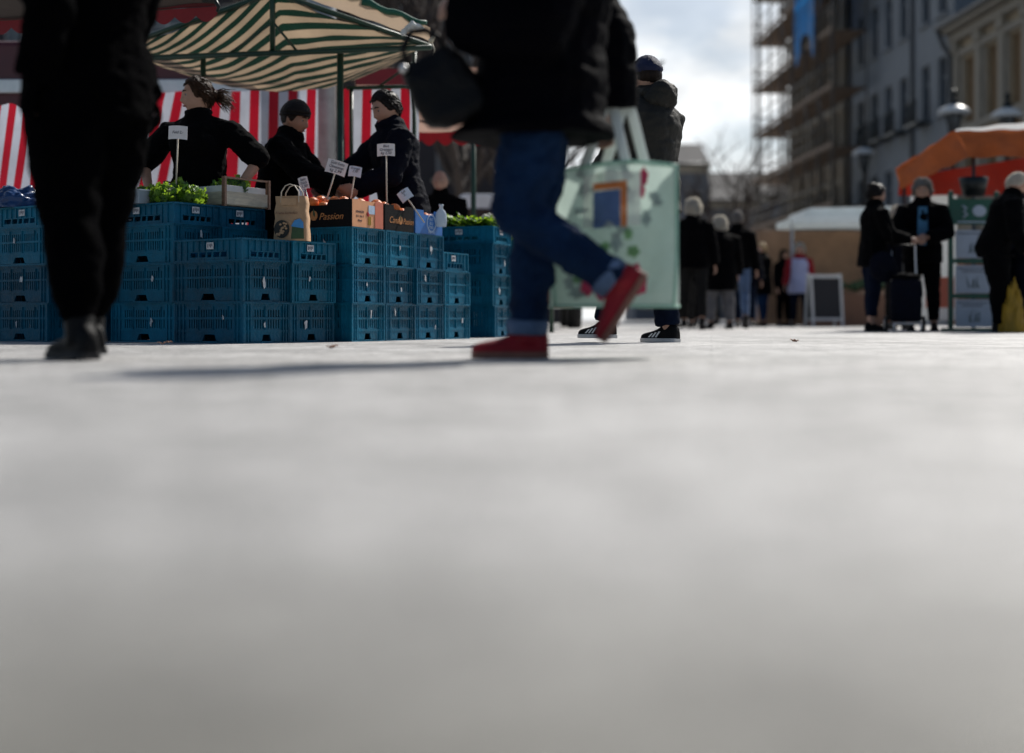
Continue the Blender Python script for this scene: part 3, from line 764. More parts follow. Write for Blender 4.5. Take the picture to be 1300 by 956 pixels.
def stack(corner, th, levels, where, nth=''):
    """corner = front right corner on the ground; levels = string of T (tall) and t (tray) from the ground up"""
    ex_ = V((math.cos(th), -math.sin(th), 0)); ey_ = V((math.sin(th), math.cos(th), 0))
    c = V(corner) - ex_ * .3 + ey_ * .2; z = 0; out = []
    for i, q in enumerate(levels):
        crate_seed[0] += 1; r = random.Random(crate_seed[0])
        tall = q == 'T'
        lab = ('tall blue crate' if tall else 'shallow blue crate') + ', ' + (ORD[i] if i < len(levels)-1 else 'topmost') + ' in the ' + where.replace('stack ', 'stack ')
        me = r.choice((ME_TALL, ME_TALL2)) if tall else r.choice((ME_TRAY, ME_TRAY2))
        root = thing('plastic_crate', lab, 'crate', c + V((r.uniform(-.009, .009), r.uniform(-.009, .009), z)), -th + R(r.uniform(-1.1, 1.1)), 'blue plastic crates stacked into the counter of the vegetable stall')
        link('crate_shell', me, root)
        I3 = Matrix.Identity(3); R9 = Matrix.Rotation(R(90), 3, 'Z')
        if tall:
            if r.random() < .75: scrap(root, (r.uniform(-.12, .12), -.2005, r.uniform(.11, .19)), I3, r.uniform(.02, .045), crate_seed[0])
            if r.random() < .75: scrap(root, (.3005, r.uniform(-.08, .08), r.uniform(.10, .19)), R9, r.uniform(.02, .04), crate_seed[0]+99)
        else:
            sticker(root, (r.uniform(-.08, .05), -.1995, .093), I3)
            if r.random() < .8: sticker(root, (.2995, r.uniform(-.05, .05), .093), R9)
        z += .2445 if tall else .1345
        out.append(root)
    return z
def along(c, th, t): return V(c) + V((math.sin(th), math.cos(th), 0)) * t
def G(px, d): return V(((px - CX) / F * d, d, 0))
TA = R(35); TC = R(26)
cZ = G(61, 8.95); cA = G(220, 8.72); cB = G(308, 8.31); cC = G(447, 9.0)
TOP_A = stack(cA, TA, 'TTTt', 'stack under the curly lettuce')
stack(along(cA, TA, .404), TA, 'TTTt', 'stack under the wooden salad crate')
TOP_B = stack(cB, TA, 'TTt', 'front stack left of the paper bag')
stack(along(cB, TA, .404), TA, 'TTt', 'stack under the brown paper bag')
TOP_C = stack(cC, TC, 'TTT', 'stack under the left black carton')
stack(along(cC, TC, .404), TC, 'TTT', 'stack under the right black carton')
stack(along(cC, TC, .808), TC, 'TTT', 'stack under the blue carton')
stack(along(cC, TC, 1.212), TC, 'TTt', 'low stack right of the blue carton')
cE = G(627, 11.0); cF = G(662, 12.0)
TOP_E = stack(cE, R(20), 'TTTt', 'stack topped with leafy greens')
TOP_F = stack(cF, R(20), 'TTTt', 'stack topped with cauliflowers')
TOP_Z = stack(cZ, TA, 'TTTt', 'stack left of the black-clad walker')
stack(along(cZ, TA, .404), TA, 'TTTt', 'stack behind the boot of the black-clad walker')
cG = along(cZ, TA, .0) + V((-.64, .44, 0))
stack(cG, TA, 'TTTt', 'stack at the left edge, under blue plastic')

# ================================================================ goods on the crates
def frame_at(c, th):
    return Matrix.Translation(V(c)) @ Matrix.Rotation(-th, 4, 'Z')
def crate_centre(corner, th, t, z):
    ex_ = V((math.cos(th), -math.sin(th), 0)); ey_ = V((math.sin(th), math.cos(th), 0))
    return V(corner) - ex_*.3 + ey_*(.2 + t) + V((0, 0, z))
def leaf(b, p, d, up, L_, W_, curl, mi, r):
    s = d.cross(up).normalized(); n = 5; prev = None
    for i in range(n+1):
        t = i/n; c = p + d*(L_*t) + up*(curl*L_*(t - t*t*.9)); wd = W_*math.sin(math.pi*min(1, .15+.8*t))**.7
        ruf = .25*W_*(1 if i % 2 else -1)
        row = [b.bm.verts.new(c - s*wd + up*(ruf + r.uniform(-.2, .2)*W_)), b.bm.verts.new(c - up*W_*.15), b.bm.verts.new(c + s*wd + up*(-ruf + r.uniform(-.2, .2)*W_))]
        if prev:
            for k in (0, 1):
                f = b.bm.faces.new((prev[k], prev[k+1], row[k+1], row[k])); f.material_index = mi; f.smooth = True
        prev = row
def lettuce(c, r_, seed, label, group, squash=.75, name='lettuce', n=300):
    r = random.Random(seed); b = MB()
    b.ball((0, 0, r_*.45), r_*.62, (1, 1, .8), 14, 9, mi=1)
    for i in range(n):
        a = r.uniform(0, 2*math.pi); z = r.uniform(-.35, 1)
        q = math.sqrt(max(0, 1-z*z)); d = V((q*math.cos(a), q*math.sin(a), z*squash)).normalized()
        t = (V((0, 0, 1)) - d*d.z)
        if t.length < .2: t = V((math.cos(a*3), math.sin(a*3), 0))
        t = (t.normalized() + V((r.uniform(-.6, .6), r.uniform(-.6, .6), r.uniform(-.3, .3)))).normalized()
        p = V((0, 0, r_*.45)) + V((d.x, d.y, d.z))*r_*r.uniform(.55, .80)
        leaf(b, p, t, d, r_*r.uniform(.28, .5), r_*r.uniform(.10, .20), r.uniform(-.2, .8), 0 if r.random() < .72 else 1, r)
    o = b.build(name, [M_['lettuce'], M_['lettuce_dark']], None, c)
    o.rotation_euler[2] = r.uniform(0, 6)
    return tag(o, label, 'lettuce', group)
cc = crate_centre(cA, TA, 0, TOP_A - .035)
exA = V((math.cos(TA), -math.sin(TA), 0)); eyA = V((math.sin(TA), math.cos(TA), 0))
for (u, v, rr_, sd_, q) in ((-.07, -.10, .115, 1, 'front left head'), (.10, -.09, .125, 2, 'front middle head'), (.21, .02, .115, 3, 'right end head'), (.03, .08, .13, 4, 'rear head, highest'), (-.13, .08, .105, 5, 'rear left head')):
    lettuce(cc + exA*u + eyA*v + V((0, 0, .02 if sd_ == 4 else 0)), rr_, sd_, 'curly green lettuce on the tray crate, ' + q + ' of the open heap', 'curly lettuces heaped on the crate')
# clear tray beside the lettuce
c = P(172, 246, 8.95)
t_ = thing('plastic_tray', 'clear plastic tray of packed produce left of the curly lettuce', 'tray', (c.x, c.y, TOP_A), -TA)
b = MB()
for x0, y0, sx, sy in ((0, -.07, .24, .004), (0, .07, .24, .004), (-.12, 0, .004, .14), (.12, 0, .004, .14)): b.box((x0, y0, .04), (sx, sy, .08))
b.box((0, 0, .003), (.24, .14, .004)); b.build('tray_shell', M_['clear_plastic'], t_)
b = MB(); b.box((0, 0, .083), (.255, .155, .006)); b.build('lid', M_['clear_plastic'], t_, bevel=.002)
b = MB(); r = random.Random(5)
for i in range(24): b.ball((r.uniform(-.1, .1), r.uniform(-.05, .05), .02 + r.uniform(0, .03)), .018)
b.build('packed_fruit', M_['print_pale'], t_)
# pale wooden crate with salad
c = crate_centre(cA, TA, .404, TOP_A) + exA*.02 + eyA*.02
t_ = thing('wooden_crate', 'pale wooden crate with brown corner posts and white liner holding salad', 'crate', c, -TA)
for sy in (-.19, .19):
    b = MB(); b.box((0, sy, .055), (.56, .008, .085)); b.build('side_board', M_['wood_pale'], t_, bevel=.002)
    b = MB(); b.box((0, sy*.94, .115), (.53, .010, .045)); b.build('liner', M_['styro'], t_, bevel=.003)
for sx in (-.28, .28):
    b = MB(); b.box((sx, 0, .055), (.008, .37, .085)); b.build('side_board', M_['wood_pale'], t_, bevel=.002)
    b = MB(); b.box((sx*.96, 0, .115), (.010, .35, .045)); b.build('liner', M_['styro'], t_, bevel=.003)
    b = MB(); b.box((sx, 0, .185), (.012, .37, .012)); b.build('top_rail', M_['wood_brown'], t_)
    for sy in (-.19, .19):
        b = MB(); b.box((sx*.985, sy*1.035, .097), (.028, .018, .19)); b.build('corner_post', M_['wood_brown'], t_)
b = MB(); b.box((0, 0, .012), (.55, .37, .008)); b.build('base_board', M_['wood_pale'], t_)
for i, (u, v, lab) in enumerate(((-.16, .06, 'left end'), (.0, .03, 'middle'), (.17, -.02, 'right end'))):
    lettuce(c + exA*u + eyA*v + V((0, 0, .035)), .13, 20+i, 'green salad head inside the pale wooden crate, at its ' + lab, 'salad heads in the wooden crate', n=200)

# oranges and cartons
def orange_prop(c, label, group, r_=.042):
    b = MB(); b.ball((0, 0, 0), r_, (1, 1, .94), 20, 14); b.ball((0, 0, r_*.93), .004, n=6, m=4)
    o = b.build('orange', M_['orange'], None, c, smooth=True); o.rotation_euler = (rnd.uniform(0, 1), rnd.uniform(0, 1), rnd.uniform(0, 6))
    return tag(o, label, 'orange', group)
def carton(c, th, sx, sy, h, label, mm, notch=True, front='card', logo=None):
    t = thing('fruit_carton', label, 'carton', c, -th)
    w_ = .006
    def panel(name, Lw, M, m, nh, child=None):
        b = MB(); e = Lw/2; n0 = Lw*.21
        pts = [(-e, 0), (e, 0), (e, h), (n0, h), (n0*.85, h-nh), (-n0*.85, h-nh), (-n0, h), (-e, h)]
        b.prism([M @ V((u, 0, v)) for u, v in pts], M.to_3x3() @ V((0, w_, 0)), 0)
        return b.build(name, [m], t)
    I4 = Matrix.Translation((0, -sy/2, 0)); Bk = Matrix.Translation((0, sy/2, 0)) @ Matrix.Rotation(R(180), 4, 'Z')
    Rt = Matrix.Translation((sx/2, 0, 0)) @ Matrix.Rotation(R(90), 4, 'Z'); Lf = Matrix.Translation((-sx/2, 0, 0)) @ Matrix.Rotation(R(-90), 4, 'Z')
    sh = sx - 2*w_ - .004
    p1 = panel('front_panel', sx - .001, I4, mm[0], .035); p2 = panel('back_panel', sx - .001, Bk, mm[0], .035)
    e1 = panel('end_panel', sy - 2*w_ - .002, Rt, mm[1], .03 if mm[1] is mm[0] or mm[1].name == 'card_blue' else .004); e2 = panel('end_panel', sy - 2*w_ - .002, Lf, mm[0], .03)
    b = MB(); b.box((0, 0, .006), (sx-.02, sy-.02, .006)); b.build('base_panel', M_['card_inside'], t)
    return t, p1, e1, I4, Rt
def fruit_logo(parent, M, s):
    b = MB()
    b.prism([M @ V((s*.55*math.cos(a), -.0008, s*.62*math.sin(a))) for a in [2*math.pi*i/20 for i in range(20)]], M.to_3x3() @ V((0, -.0008, 0)))
    e = b.build('fruit_emblem', M_['print_gold'], parent)
    b = MB()
    b.prism([M @ V((u*s, -.0018, v*s)) for u, v in ((-.04, .9), (.10, .55), (.22, .15), (.12, -.2), (-.08, .1), (-.1, .5))], M.to_3x3() @ V((0, -.0008, 0)))
    b.build('leaf_mark', M_['print_green'], e)
exC = V((math.cos(TC), -math.sin(TC), 0)); eyC = V((math.sin(TC), math.cos(TC), 0))
def cpos(t): return crate_centre(cC, TC, t, TOP_C + .002)
t_, fp_, ep_, I4, Rt = carton(cpos(0), TC, .585, .385, .175, 'black fruit carton with orange printed end beside the paper bag', (M_['card_black'], M_['card_orange']))
lettering('lettering', 'Cana', .062, M_['print_gold'], fp_, I4 @ Tm(-.10, -.001, .068) @ FACE, .35)
fruit_logo(fp_, I4 @ Tm(0.005, 0, .075), .052)
lettering('lettering', 'Passion', .062, M_['print_gold'], fp_, I4 @ Tm(.135, -.001, .066) @ FACE, .35)
b = MB(); b.box(Rt @ V((.135, -.003, .088)), Rt.to_3x3() @ V((.10, .002, .172))); b.build('red_band', M_['card_red'], ep_)
b = MB(); b.box(Rt @ V((.045, -.002, .118)), [abs(q) for q in Rt.to_3x3() @ V((.075, .002, .055))]); b.build('pale_label', M_['print_pale'], ep_)
b = MB(); b.box(Rt @ V((.02, -.002, .045)), [abs(q) for q in Rt.to_3x3() @ V((.035, .002, .055))]); b.build('yellow_label', M_['yellow_bag'], ep_)
b = MB(); b.ball(Rt @ V((.0, -.002, .088)), .017, (.1, 1, 1)); b.build('fruit_picture', M_['cloth_red'], ep_)
for i, tx in enumerate(('ORANGEN', 'Kl. I  Kal. 3', 'Navel')):
    lettering('lettering', tx, .020, M_['ink'], ep_, Rt @ Tm(-.095, -.001, .098 - .028*i) @ FACE)
t_, fp_, ep_, I4, Rt = carton(cpos(.404), TC, .585, .385, .172, 'black fruit carton with gold lettering left of the blue carton', (M_['card_black'], M_['card_black']))
lettering('lettering', 'Cana', .062, M_['print_gold'], ep_, Rt @ Tm(-.075, -.001, .070) @ FACE, .35)
fruit_logo(ep_, Rt @ Tm(.012, 0, .074), .046)
lettering('lettering', 'Passion', .055, M_['print_gold'], ep_, Rt @ Tm(.115, -.001, .068) @ FACE, .35, sx=.85)
t_, fp_, ep_, I4, Rt = carton(cpos(.808), TC, .585, .385, .165, 'bright blue fruit carton with round pale emblem and lettering', (M_['card_blue'], M_['card_blue']))
b = MB()
for r0 in (.062, .056):
    pts = [Rt @ V((.03 + r0*math.cos(a), -.0015, .080 + r0*math.sin(a))) for a in [2*math.pi*i/28 for i in range(29)]]
    b.tube(pts, .0022, 5)
em = b.build('round_emblem', M_['print_pale'], ep_)
for i, tx in enumerate(('RIO', 'BLU', 'FINE')): lettering('lettering', tx, .030, M_['print_pale'], em, Rt @ Tm(.03, -.002, .106 - .028*i) @ FACE)
lettering('lettering', 'FRUTAS', .026, M_['print_pale'], ep_, Rt @ Tm(.03, -.002, .016) @ FACE, .1)
for t0, nm, zz in ((0, 'left black', .150), (.404, 'right black', .150), (.808, 'blue', .125)):
    r = random.Random(int(t0*1000)+4); cc = cpos(t0)
    for i in range(6):
        for j in range(4):
            z = zz + r.uniform(-.012, .028) - (.012 if i in (0, 5) or j in (0, 3) else 0)
            orange_prop(cc + exC*(-.23 + .092*i + r.uniform(-.008, .008)) + eyC*(-.135 + .09*j + r.uniform(-.008, .008)) + V((0, 0, z)), 'ripe orange heaped in the ' + nm + ' fruit carton', 'oranges in the ' + nm + ' carton', r.uniform(.037, .046))
# price signs
def price_sign(px, py, d, zbot, lines, label, tilt=0, lean=0, sz=(.11, .08), m='sign_white', turn=0, stick='stick_wood'):
    top = P(px, py, d)
    t = thing('price_sign', label, 'sign', (top.x + math.tan(R(tilt))*(top.z-zbot)*1.0, top.y, zbot), R(turn), 'handwritten price signs on the vegetable stall')
    hgt = top.z - zbot
    Mx = Matrix.Rotation(R(-tilt), 4, 'Y') @ Matrix.Rotation(R(lean), 4, 'X')
    b = MB(); b.tube([Mx @ V((0, 0, -.10)), Mx @ V((0, 0, hgt - sz[1]*.3))], .0055, 6, caps=True); b.build('stick', M_[stick], t)
    b = MB()
    n = 7; pf = []; 
    for i in range(n+1):
        u = -1 + 2*i/n; pf.append(V((u*sz[0]/2, -.008 + .006*u*u, sz[1]/2 - .004*u*u)))
    for i in range(n, -1, -1):
        u = -1 + 2*i/n; pf.append(V((u*sz[0]/2, -.008 + .006*u*u, -sz[1]/2 - .004*u*u)))
    b.prism([Mx @ (q + V((0, 0, hgt))) for q in pf], Mx.to_3x3() @ V((0, .002, 0)))
    bo = b.build('sign_board', M_[m], t)
    for i, tx in enumerate(lines):
        if not tx: continue
        lettering('handwriting', tx, sz[1]*.30, M_['ink'], bo, Mx @ Tm(0, -.0095, hgt + sz[1]*(.27 - .28*i) * (1 if len(lines) > 1 else 0)) @ FACE, .25, sx=min(1.0, sz[0]*.86/(len(tx)*sz[1]*.165)))
    return t
price_sign(226, 168, 9.05, TOP_A + .10, ['', 'Feld 2,-'], 'tall white price sign standing in the curly lettuce', -2, 0, (.120, .085))
price_sign(428, 210, 9.3, TOP_C + .15, ['Gold Extra', 'Clementinen', 'kg 2,99'], 'white price sign tilted left, nearest the paper bag', -17, 0, (.135, .090), stick='stick_wood')
price_sign(451, 217, 9.5, TOP_C + .15, ['Orangen', '2,50'], 'small bluish price sign between the two bigger white ones', -9, 0, (.085, .070), 'sign_blue')
price_sign(490, 190, 9.45, TOP_C + .15, ['Blut', 'Orangen', 'kg 2,50'], 'upright white price sign on the tallest stick over the oranges', 1, 0, (.118, .082))
price_sign(511, 243, 9.65, TOP_C + .15, ['Saft', '3,-'], 'bluish price card tipped over behind the front oranges', 35, 0, (.09, .075), 'sign_blue')
price_sign(385, 230, 9.3, TOP_C - .05, ['Salat', 'Stück', '1,50'], 'narrow price tag on thin stick right behind the paper bag', 14, 0, (.062, .080), stick='steel')
# paper bag
c = P(371, 305, 8.72)
t_ = thing('paper_bag', 'brown paper carrier bag with printed picture on the low crates', 'paper bag', (c.x, c.y, TOP_B), -R(12))
b = MB(); w0, d0, hh = .205, .10, .275
def pbag(z, i):
    f = 1 - .10*z/hh
    return [V((sx*w0/2*f*1.0 + .004*math.sin(z*40+i), sy*d0/2*(1-.25*z/hh), z)) for sx, sy in ((-1, -1), (0, -1.02), (1, -1), (1.0, 0), (1, 1), (0, 1), (-1, 1), (-1.0, 0))]
b.rings([pbag(hh*i/6, i) for i in range(7)], caps=False); b.bm.faces.new([b.bm.verts.new(q) for q in pbag(.002, 0)])
bb = b.build('bag_body', M_['kraft'], t_)
Fb = Matrix.Rotation(R(4), 4, 'X')
b = MB(); b.prism([V((-.048 + .05*math.cos(a), -.0535 + .001, .072 + .055*math.sin(a))) for a in [2*math.pi*i/20 for i in range(20)]], (0, -.0015, 0)); pr = b.build('printed_picture', M_['print_dark'], t_)
r = random.Random(2); b = MB()
for i in range(16): b.ball((-.048 + r.uniform(-.032, .032), -.0555, .072 + r.uniform(-.036, .036)), .009, (1, .1, .8), 8, 5)
b.build('printed_potato', M_['kraft'], pr)
b = MB(); b.prism([V((x_, -.0530, z_)) for x_, z_ in ((.012, .012), (.096, .012), (.094, .075), (.02, .09))], (0, -.0015, 0)); b.build('printed_field', M_['print_green'], t_)
b = MB(); b.prism([V((x_, -.0532, z_)) for x_, z_ in ((.012, .088), (.094, .075), (.092, .112), (.07, .135), (.035, .125))], (0, -.0015, 0)); b.build('printed_sky', M_['print_sky'], t_)
lettering('lettering', 'Frische Kartoffeln', .020, M_['wood_brown'], t_, Tm(-.02, -.050, .170) @ Matrix.Rotation(R(-3), 4, 'X') @ FACE, .3)
b = MB(); b.box((-.005, -.0475, .240), (.10, .002, .045)); b.build('handle_patch', M_['kraft'], t_)
for sy in (-.038, .036):
    b = MB(); b.tube([V((-.058 + .0, sy, .235)), V((-.056, sy, .30)), V((-.03, sy, .338)), V((.0, sy, .348)), V((.03, sy, .338)), V((.056, sy, .30)), V((.058, sy, .235))], .0065, 6, flat=.5); b.build('handle', M_['stick_wood'], t_, smooth=True)
# blue plastic bag
def crumple(c, sx, sy, sz, seed, name, label, m, cat, n=26):
    b = MB(); r = random.Random(seed)
    def fn(u, v):
        th = math.pi*(v*.5); a = 2*math.pi*u
        q = V((math.cos(a)*math.cos(th), math.sin(a)*math.cos(th), math.sin(th)))
        s = 1 + .28*noise.noise(q*2.4 + V((seed, 0, 0))) + .14*noise.noise(q*6 + V((0, seed, 0)))
        return V((q.x*sx*s, q.y*sy*s, q.z*sz*s))
    b.sheet(fn, n*2, n)
    bmesh.ops.remove_doubles(b.bm, verts=b.bm.verts, dist=.0005)
    return tag(b.build(name, M_[m], None, c), label, cat)
c = P(22, 246, 9.3); crumple((c.x, c.y, TOP_Z), .20, .16, .14, 4, 'plastic_bag', 'crumpled dark blue plastic bag lying on the crates at the left edge', 'blue_plastic', 'plastic bag')
c = P(560, 258, 10.0)
b = MB(); b.lathe([(.001, 0), (.036, .002), (.040, .03), (.040, .085), (.030, .112), (.014, .128), (.013, .142), (.017, .144), (.017, .160), (.001, .161)], 16)
tag(b.build('plastic_bottle', M_['clear_plastic'], None, (c.x, c.y, TOP_C + .06), smooth=True), 'small clear plastic bottle standing behind the blue carton', 'bottle')
# greens and cauliflowers on the right stacks
r = random.Random(9)
for i, (px, d, lab) in enumerate(((580, 11.35, 'left bunch'), (592, 11.3, 'second bunch from the left'), (605, 11.2, 'bunch nearest the cauliflowers'))):
    b = MB(); c = G(px, d)
    for k in range(60):
        a = r.uniform(-.6, .6); d_ = V((math.cos(a)*r.choice((-1, 1)), math.sin(a)*.6, r.uniform(.0, .7))).normalized()
        leaf(b, V((r.uniform(-.05, .05), r.uniform(-.06, .06), r.uniform(.0, .06))), d_, V((0, 0, 1)), r.uniform(.08, .17), r.uniform(.015, .03), r.uniform(-.3, .5), 0 if r.random() < .6 else 1, r)
    tag(b.build('leafy_greens', [M_['lettuce'], M_['lettuce_dark']], None, (c.x, c.y, TOP_E - .02)), 'leafy green vegetables on the crates behind the blue carton, ' + lab, 'greens', 'bunches of leafy greens')
def cauliflower(c, label):
    b = MB(); rr = random.Random(int(c[0]*1000)); 
    for i in range(45):
        a = rr.uniform(0, 6.28); z = rr.uniform(.0, 1); q = math.sqrt(1-z*z); b.ball((q*math.cos(a)*.07, q*math.sin(a)*.07, .055+z*.055), rr.uniform(.018, .028), n=8, m=5)
    root = tag(b.build('cauliflower', M_['cauli'], None, c, smooth=True), label, 'cauliflower', 'white cauliflowers on the right stacks')
    b = MB()
    for i in range(14):
        a = 6.28*i/14; leaf(b, V((.05*math.cos(a), .05*math.sin(a), .0)), V((math.cos(a)*.5, math.sin(a)*.5, .8)).normalized(), V((math.cos(a), math.sin(a), 0)), .11, .03, .3, 0, rr)
    b.build('wrapper_leaf', M_['lettuce'], root)
for px, d, z, lab in ((621, 11.3, TOP_E - .01, 'white cauliflower on the stack behind the leafy greens'), (634, 12.0, TOP_F - .03, 'white cauliflower beside the jeans, middle of three'), (641, 11.9, TOP_F - .07, 'lowest white cauliflower nearest the jeans')):
    c = G(px, d); cauliflower((c.x, c.y, z), lab)

for px, d, a in ((206, 7.6, .4), (690, 7.2, 2.0), (1010, 8.4, 4.0), (420, 6.6, 1.1)):
    b = MB(); r = random.Random(int(px)); c = G(px, d)
    leaf(b, V((0, 0, .012)), V((math.cos(a), math.sin(a), .15)).normalized(), V((0, 0, 1)), .055, .016, .5, 0, r); leaf(b, V((0, 0, .012)), V((-math.cos(a), -math.sin(a), .2)).normalized(), V((0, 0, 1)), .03, .012, .6, 0, r)
    tag(b.build('dry_leaf', M_['wood_brown'], None, (c.x, c.y, .0)), 'small curled dry leaf lying on the sunlit paving', 'leaf', 'dry leaves on the paving')
# ================================================================ the vegetable stall's roof, posts and striped walls
st = thing('market_stall', 'vegetable stall with green and cream striped canopy on green frame', 'stall', (P(345, 405, 11.6).x, 11.6, 0))
def rel(o): return -V(o.location)
so = rel(st)
A0 = P(348, -12, 10.7); R0 = P(548, 57, 10.8); L0 = P(120, 66, 11.1); BL = P(196, 78, 12.6); BR = P(528, 63, 12.4)
def canopy(u, v):
    if u < .57: f = L0.lerp(A0, u/.57)
    else: f = A0.lerp(R0, (u-.57)/.43)
    e = abs(u-.57)
    f = f + V((0, 0, -.05*math.sin(math.pi*min(1, u/.57)) if u < .57 else -.05*math.sin(math.pi*(u-.57)/.43)))
    bk = BL.lerp(BR, u) + V((0, 0, -.36*4*u*(1-u)*(.75+.25*u)))
    p = f.lerp(bk, v)
    p.z += -.10*math.sin(math.pi*v)*math.sin(math.pi*u) + .020*noise.noise(V((u*8 + v*5, v*3 - u*1.5, 1))) + .012*noise.noise(V((u*22+v*12, v*5, 4)))
    return p + so
def cuv(u, v):
    return (11.5*(u*1.0 + .95*v + .10*math.sin(3*u + 2*v) ), v)
b = MB(); b.sheet(canopy, 96, 60, cuv); b.build('canopy', M_['tarp_green'], st)
# valance folded over the right rafter, rolled plastic and knot
b = MB()
def val(u, v):
    p = A0.lerp(R0, u) + so; return p + V((.01*math.sin(u*30), -.03 - .02*v, .02 + (.17 - .07*u)*v + .01*noise.noise(V((u*9, v, 2)))))
b.sheet(val, 30, 4); b.build('valance', M_['tarp_tan'], st)
def roll(u0, u1, nm, m, r0, r1, dz):
    b = MB(); b.tube([A0.lerp(R0, u0 + (u1-u0)*i/8) + so + V((0, -.06 + .01*math.sin(i*2), dz + .012*math.sin(i*1.7))) for i in range(9)], [r0 + (r1-r0)*i/8 + .006*math.sin(i*2.2) for i in range(9)], 10, flat=.6); b.build(nm, M_[m], st, smooth=True)
roll(.05, .58, 'rolled_plastic', 'tarp_white', .050, .040, .17)
roll(.56, .97, 'rolled_edge', 'tarp_green_plain', .042, .030, .135)
kp = P(524, 38, 10.75) + so
b = MB(); b.capsule([kp + V((-.06, -.03, -.02)), kp + V((.01, -.04, .03)), kp + V((.08, -.03, .0))], [.03, .045, .02], 10, flat=.7)
link('knotted_cloth', fuse(b, 'k', .008, 2, wrinkle(.02, (18, 18, 18)), [M_['tarp_white']]), st)
kp = P(547, 52, 10.7) + so
b = MB(); b.capsule([kp, kp + V((.02, 0, .03))], [.02, .016], 8); b.tube([kp, kp + V((.03, -.01, -.07)), kp + V((.01, -.01, -.15))], .006, 5); b.build('clamp', M_['wood_pale'], st, smooth=True)
def bar(name, p, q, r_=.018, m='frame_green', parent=None, off=None):
    b = MB(); b.tube([p + off, q + off], r_, 8); return b.build(name, M_[m], parent, smooth=True)
bar('tie_beam', P(150, 75, 11.05), P(548, 60, 10.8), .022, parent=st, off=so)
bar('rafter', P(348, -9, 10.72), P(548, 60, 10.82), .022, parent=st, off=so); bar('rafter', P(348, -9, 10.72), P(120, 70, 11.12), .022, parent=st, off=so)
bar('king_post', P(346, -8, 10.72), P(346, 68, 10.95), .022, parent=st, off=so)
bar('brace', P(348, 30, 10.75), P(378, 66, 10.92), .010, parent=st, off=so); bar('brace', P(344, 30, 10.75), P(290, 69, 10.98), .010, parent=st, off=so)
for px, py, d, r_ in ((432, 62, 10.95, .026), (526, 63, 12.4, .020), (258, 70, 11.1, .022), (446, 112, 12.3, .018)):
    p = P(px, py, d); bar('post', V((p.x, p.y, 0)), p, r_, parent=st, off=so)
bar('rear_bar', P(440, 112, 12.3), P(552, 109, 12.3), .018, parent=st, off=so); bar('rear_brace', P(478, 112, 12.3), P(524, 80, 12.35), .010, parent=st, off=so)
bar('rear_beam', BL, BR, .018, parent=st, off=so)

def curtain(label, p00, p10, p01, p11, n, fan, name='striped_curtain', seed=0):
    """p00 top left, p10 top right, p01 bottom left, p11 bottom right"""
    o = V((p01.x, p01.y, 0)); b = MB()
    def fn(u, v):
        p = p00.lerp(p10, u).lerp(p01.lerp(p11, u), v)
        wv = .05*math.sin(u*n*1.4 + seed + v*.8) + .03*noise.noise(V((u*n*.7 + seed, v*1.4, 3)))
        return p + V((0, wv*(.4+.6*v), .015*math.sin(u*17) if v == 0 else 0)) - o
    b.sheet(fn, int(n*12), 16, lambda u, v: (n*u + fan(u, v), v))
    return tag(b.build(name, M_['tarp_red'], None, o), label, 'curtain', 'red and white striped curtains hung around the stall')
curtain('red and white striped curtain at the left edge, stripes leaning right', P(-30, 128, 11.9), P(66, 140, 11.7), P(-30, 300, 11.9), P(66, 300, 11.7), 4.6, lambda u, v: 1.1*v)
curtain('widest red and white striped curtain, behind the bare-armed seller and the beanie seller', P(128, 118, 12.9), P(404, 112, 12.8), P(128, 300, 12.9), P(404, 300, 12.8), 11.6, lambda u, v: (1.5*v if u < .45 else 1.5*v*max(.12, 1-(u-.45)/.22)))
curtain('red and white striped curtain behind the dark-haired man in black', P(436, 113, 12.5), P(533, 110, 12.5), P(440, 300, 12.5), P(528, 300, 12.5), 4.0, lambda u, v: .35*v*(1-u) - .12*v*u, seed=2)
p = P(405, 120, 13.1)
b = MB(); b.tube([(0, 0, 0), (0, 0, 5.5)], .14, 16); b.tube([(0, 0, 0), (0, 0, .5)], .17, 16)
tag(b.build('steel_mast', M_['steel'], None, (p.x, 13.25, 0), smooth=True), 'thick grey steel mast between the striped curtains', 'mast')

# neighbouring canopy, upper left, with a scalloped maroon valance
nb = thing('neighbour_canopy', 'dark market canopy with scalloped maroon edge at the upper left', 'canopy', (P(120, 405, 9.4).x, 9.4, 0)); so2 = rel(nb)
e0 = P(-60, 30, 9.9); e1 = P(276, 8, 9.4)
b = MB(); b.sheet(lambda u, v: e0.lerp(e1, u) + V((0, -2.4*v, .55*v + .02*noise.noise(V((u*6, v*3, 1))))) + so2, 40, 14); b.build('canopy', M_['tarp_dark'], nb)
def scallop(p, q, n, hgt, dep, so_, parent, m):
    b = MB(); N = n*8
    top = []; bot = []
    for i in range(N+1):
        t = i/N; c = p.lerp(q, t) + so_; top.append(c); bot.append(c + V((0, -.004, -hgt*(.55+.45*abs(math.sin(math.pi*n*t))))))
    for i in range(N): b.quad([top[i], top[i+1], bot[i+1], bot[i]])
    bmesh.ops.remove_doubles(b.bm, verts=b.bm.verts, dist=.0002)
    b.build('scalloped_edge', M_[m], parent)
scallop(e0, e1, 13, .10, 0, so2, nb, 'tarp_maroon')
b = MB(); b.tube([e0 + so2 + V((0, -.02, .02)), e1 + so2 + V((0, -.02, .02))], .020, 8); b.build('edge_bar', M_['tarp_maroon'], nb)
kp = P(273, 6, 9.35) + so2
b = MB(); b.tube([kp + V((-.08, 0, .03)), kp + V((0, -.02, .03)), kp + V((.03, -.02, -.02)), kp + V((.015, -.02, -.05))], [.016, .018, .014, .008], 8); b.build('clamp', M_['lamp_iron'], nb, smooth=True)
